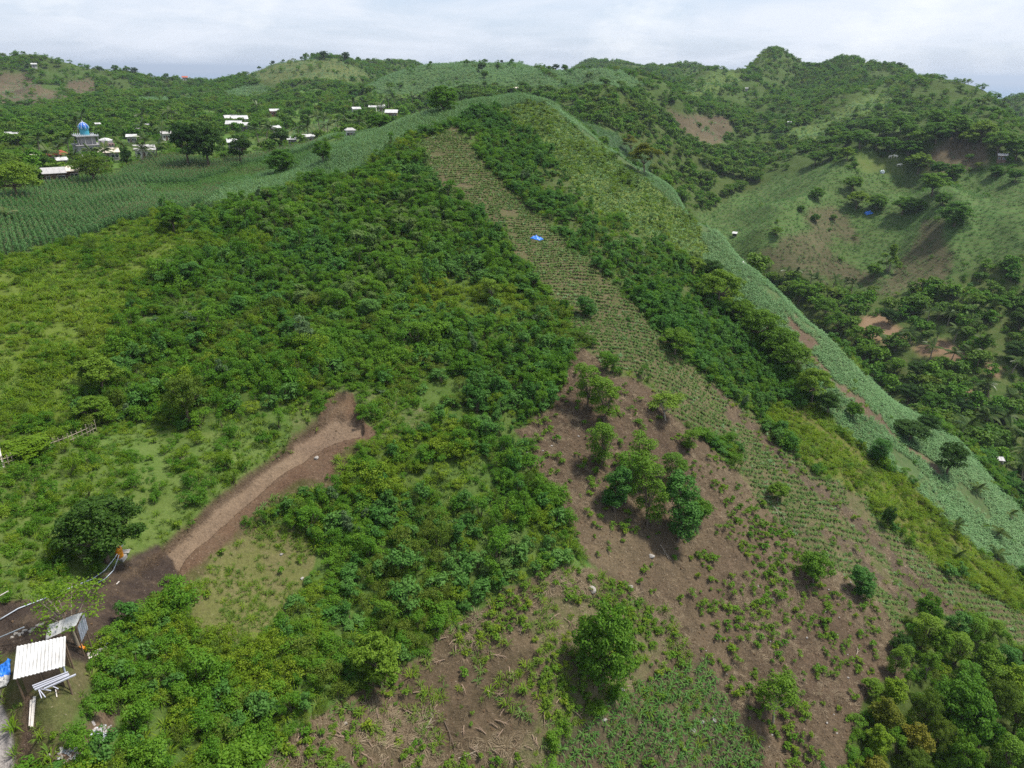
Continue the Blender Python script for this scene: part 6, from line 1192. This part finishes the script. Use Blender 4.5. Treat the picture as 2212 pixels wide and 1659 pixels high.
for i, (u, v, w, lb) in enumerate([(1407, 1202, 13, 'grey boulder left of the slender trees on brown soil'), (1280, 1276, 20, 'pale rock outcrop above the round feathery tree'), (1306, 1556, 12, 'white-grey rock at the upper left of the maize patch'), (1345, 1490, 13, 'grey rock below the round feathery tree'), (1494, 1580, 16, 'flat grey rock inside the maize patch'), (1472, 1612, 13, 'lowest grey rock in the maize patch'), (1450, 1600, 10, 'small dark rock left of the lowest one in the maize'), (747, 1563, 9, 'pale stone among weeds at the bottom of the dry slope'), (1272, 1572, 8, 'brown stone on the path left of the maize patch'), (1362, 1268, 10, 'light stone beside the weeds at the top of the dry slope'), (653, 1250, 9, 'pale stone at the upper edge of the grass clearing'), (608, 1198, 8, 'stone under the shrubs of the grass clearing'), (683, 990, 11, 'dark stone on the spoil edge of the track'), (1516, 1560, 10, 'brown boulder half buried right of the maize patch'), (1542, 1556, 14, 'reddish flat rock in the maize patch corner')]): rock(u, v, w, lb, None, i)
for i in range(16): rock(28 + 4.5 * i + random.uniform(-3, 3), 1378 - 2.2 * i + random.uniform(-5, 5), random.uniform(6, 11), 'grey stone in the rubble row behind the shed roof', 'rubble row behind the shed', i)
for i in range(14): rock(random.uniform(1130, 1250), random.uniform(940, 1120), random.uniform(3, 6), 'small pale stone on the upper clearing', 'small stones on the clearing', i)
for i in range(26): rock(random.uniform(1500, 1840), random.uniform(1250, 1640), random.uniform(3, 6), 'small pale stone on the lower brown slope', 'small stones on the lower slope', i)
def branch(u, v, lpx, rz, label, mat=PALEBARK, seed=0, group=None):
    rg = random.Random(seed); p = hit(u, v); L_ = lpx * mpp(p); mb = MB(); d = Vector((math.cos(rz), math.sin(rz), 0))
    def gp(q, z): return Vector((q.x, q.y, float(ground_z(q.x + p.x, q.y + p.y)) - p.z + z))
    mb.tube([gp(d * L_ * t, .12 + .1 * math.sin(3 * t)) for t in (0, .35, .7, 1)], [.05, .04, .03, .012], 5)
    for k in range(4):
        t = .3 + .15 * k; a = rz + rg.choice((-1, 1)) * rg.uniform(.4, .9); e = Vector((math.cos(a), math.sin(a), 0)) * L_ * rg.uniform(.25, .45); mb.tube([gp(d * L_ * t, .15), gp(d * L_ * t + e * .5, .3), gp(d * L_ * t + e, .25)], [.03, .02, .008], 4)
    o = mb.build('fallen_branch', mat); o.location = p; tag(o, label, 'branch', group)
for i, (u, v, l, rz, lb) in enumerate([(145, 1192, 45, -.3, 'bare grey branch left of the mango tree'), (128, 1262, 50, .5, 'bleached branch lying below the mango tree'), (1655, 1080, 60, -.9, 'long fallen branch down the middle of the crop strip'), (1700, 1120, 50, -.8, 'second fallen branch lower in the crop strip'), (1850, 1416, 26, 1.0, 'forked white branch on the lower brown slope'), (1378, 1252, 28, -1.2, 'pale branch at the foot of the clearing'), (910, 1590, 60, 1.1, 'dead brown branches in the dry slope, left of the fork'), (960, 1560, 60, -1.0, 'dead forked branch in the dry slope'), (990, 1640, 50, .4, 'bare branch near the bottom of the dry slope'), (1290, 1095, 22, -.9, 'twig fallen at the left of the slender trees'), (1426, 1178, 34, -1.1, 'white twig below the slender trees'), (1738, 1000, 34, -.6, 'dead branch on the border of strip and thicket')]): branch(u, v, l, rz, lb, PALEBARK if i % 2 == 0 else BARK, i)
rg_ = random.Random(5)
for i in range(70):
    u, v = rg_.uniform(640, 1330), rg_.uniform(1290, 1650)
    p = hit(u, v)
    if int(ground_cls(np.array([p.x]), np.array([p.y]))[0]) in (CL['dry'], CL['drygreen']): branch(u, v, rg_.uniform(18, 36), rg_.uniform(0, 6.28), 'small dead branch in the cut brush of the dry slope', simple_mat('dead_wood', (.26, .19, .14), .9, .1) if i == 0 else bpy.data.materials['dead_wood'] if 'dead_wood' in bpy.data.materials else BARK, i + 40, 'dead branches on the dry slope')
def fence():
    A = [(0, 1012), (40, 1000), (80, 988), (110, 975), (150, 960), (190, 942), (215, 928)]; o = link('pole_fence', None); b = hit(100, 980); o.location = b; tag(o, 'rough wooden pole fence along the meadow under yellow bushes', 'fence'); pts = []
    for (u0, v0), (u1, v1) in zip(A[:-1], A[1:]):
        for k in range(4): pts.append(hit(u0 + (u1 - u0) * k / 4, v0 + (v1 - v0) * k / 4) - b)
    for q in pts: MB().tube([q + Vector((0, 0, -.3)), q + Vector((random.gauss(0, .05), 0, 1.15 + random.random() * .3))], .045, 5).build('post', PALEBARK, o)
    for h in (.45, .9): MB().tube([q + Vector((0, 0, h)) for q in pts], .03, 5).build('rail', PALEBARK, o)
    # hedge that has grown over it
    for i, (u, v, w) in enumerate([(15, 985, 60), (55, 975, 55), (95, 962, 66), (128, 955, 60), (175, 925, 60)]):
        p = hit(u, v); s = w * mpp(p) / 2.2; ob = link('hedge_shrub', BUSH[6 if i % 2 else 7]); ob.location = p; ob.scale = (s, s, s); tag(ob, 'yellow-green shrub leaning over the meadow fence', 'shrub', 'shrubs along the meadow fence')
fence()
bar(3, 975, 8, 1010, (.1, .1), M_BOARD, 'white_post', 'white post standing in the bushes at the left edge', 'post', None, (1.6, 0))
# ------------------------------------------------------------------ cattle on the far pasture
def cow(u, v, rz, label, white=True):
    p = hit(u, v, 236); o = link('cow', None); o.location = p; o.rotation_euler = (0, 0, rz); tag(o, label, 'cow', None); s = 1.15; o.scale = (s, s, s)
    m = bpy.data.meshes.new('body'); V = [(0, 0, 1.05), (-.55, 0, 1.08), (.55, 0, 1.1), (.85, 0, 1.3), (1.15, 0, 1.2), (1.4, 0, 1.0), (-.8, 0, 1.0), (-.9, 0, .55)]; R_ = [.34, .32, .3, .2, .15, .09, .06, .03]; E = [(0, 1), (0, 2), (2, 3), (3, 4), (4, 5), (1, 6), (6, 7)]
    for j, (x, hx) in ((2, (.55, .05)), (1, (-.55, -.12))):
        for sy in (-1, 1): k = len(V); V += [(x, sy * .2, .8), (x + hx * .5, sy * .22, .45), (x, sy * .22, .03)]; R_ += [.15, .09, .06]; E += [(j, k), (k, k + 1), (k + 1, k + 2)]
    m.from_pydata(V, E, []); b = link('body', m, o, simple_mat('cow_white', (.7, .66, .58), .8, .2) if white else simple_mat('cow_brown', (.2, .11, .06), .8, .2)); md = b.modifiers.new('skin', 'SKIN')
    for sv, r in zip(m.skin_vertices[0].data, R_): sv.radius = (r, r)
    m.skin_vertices[0].data[0].use_root = True; b.modifiers.new('sub', 'SUBSURF').levels = 1; b.modifiers['sub'].render_levels = 1
    for sy in (-1, 1): MB().tube([(1.12, sy * .1, 1.34), (1.08, sy * .24, 1.36)], [.05, .02], 5).build('ear', b.data.materials[0], o)
cow(1922, 343, .3, 'white cow grazing on the pasture, left of two'); cow(1934, 342, 2.4, 'white cow grazing on the pasture, right of two'); cow(1941, 361, -.4, 'pale cow lower down on the pasture')

# ------------------------------------------------------------------ haze: one closed box of even air round everything
def haze():
    m = bpy.data.materials.new('haze'); m.use_nodes = True; N = m.node_tree.nodes; L = m.node_tree.links; N.clear(); out = N.new('ShaderNodeOutputMaterial'); v = N.new('ShaderNodeVolumePrincipled')
    v.inputs['Color'].default_value = (.60, .70, .86, 1); v.inputs['Density'].default_value = HAZE; v.inputs['Anisotropy'].default_value = .2; L.new(v.outputs[0], out.inputs['Volume'])
    o = MB().box((0, 0, 90), (90000, 90000, 400)).build('haze', m); tag(o, 'thin blue haze hanging over the far hills', kind='stuff')
HAZE = 0.0001
haze()
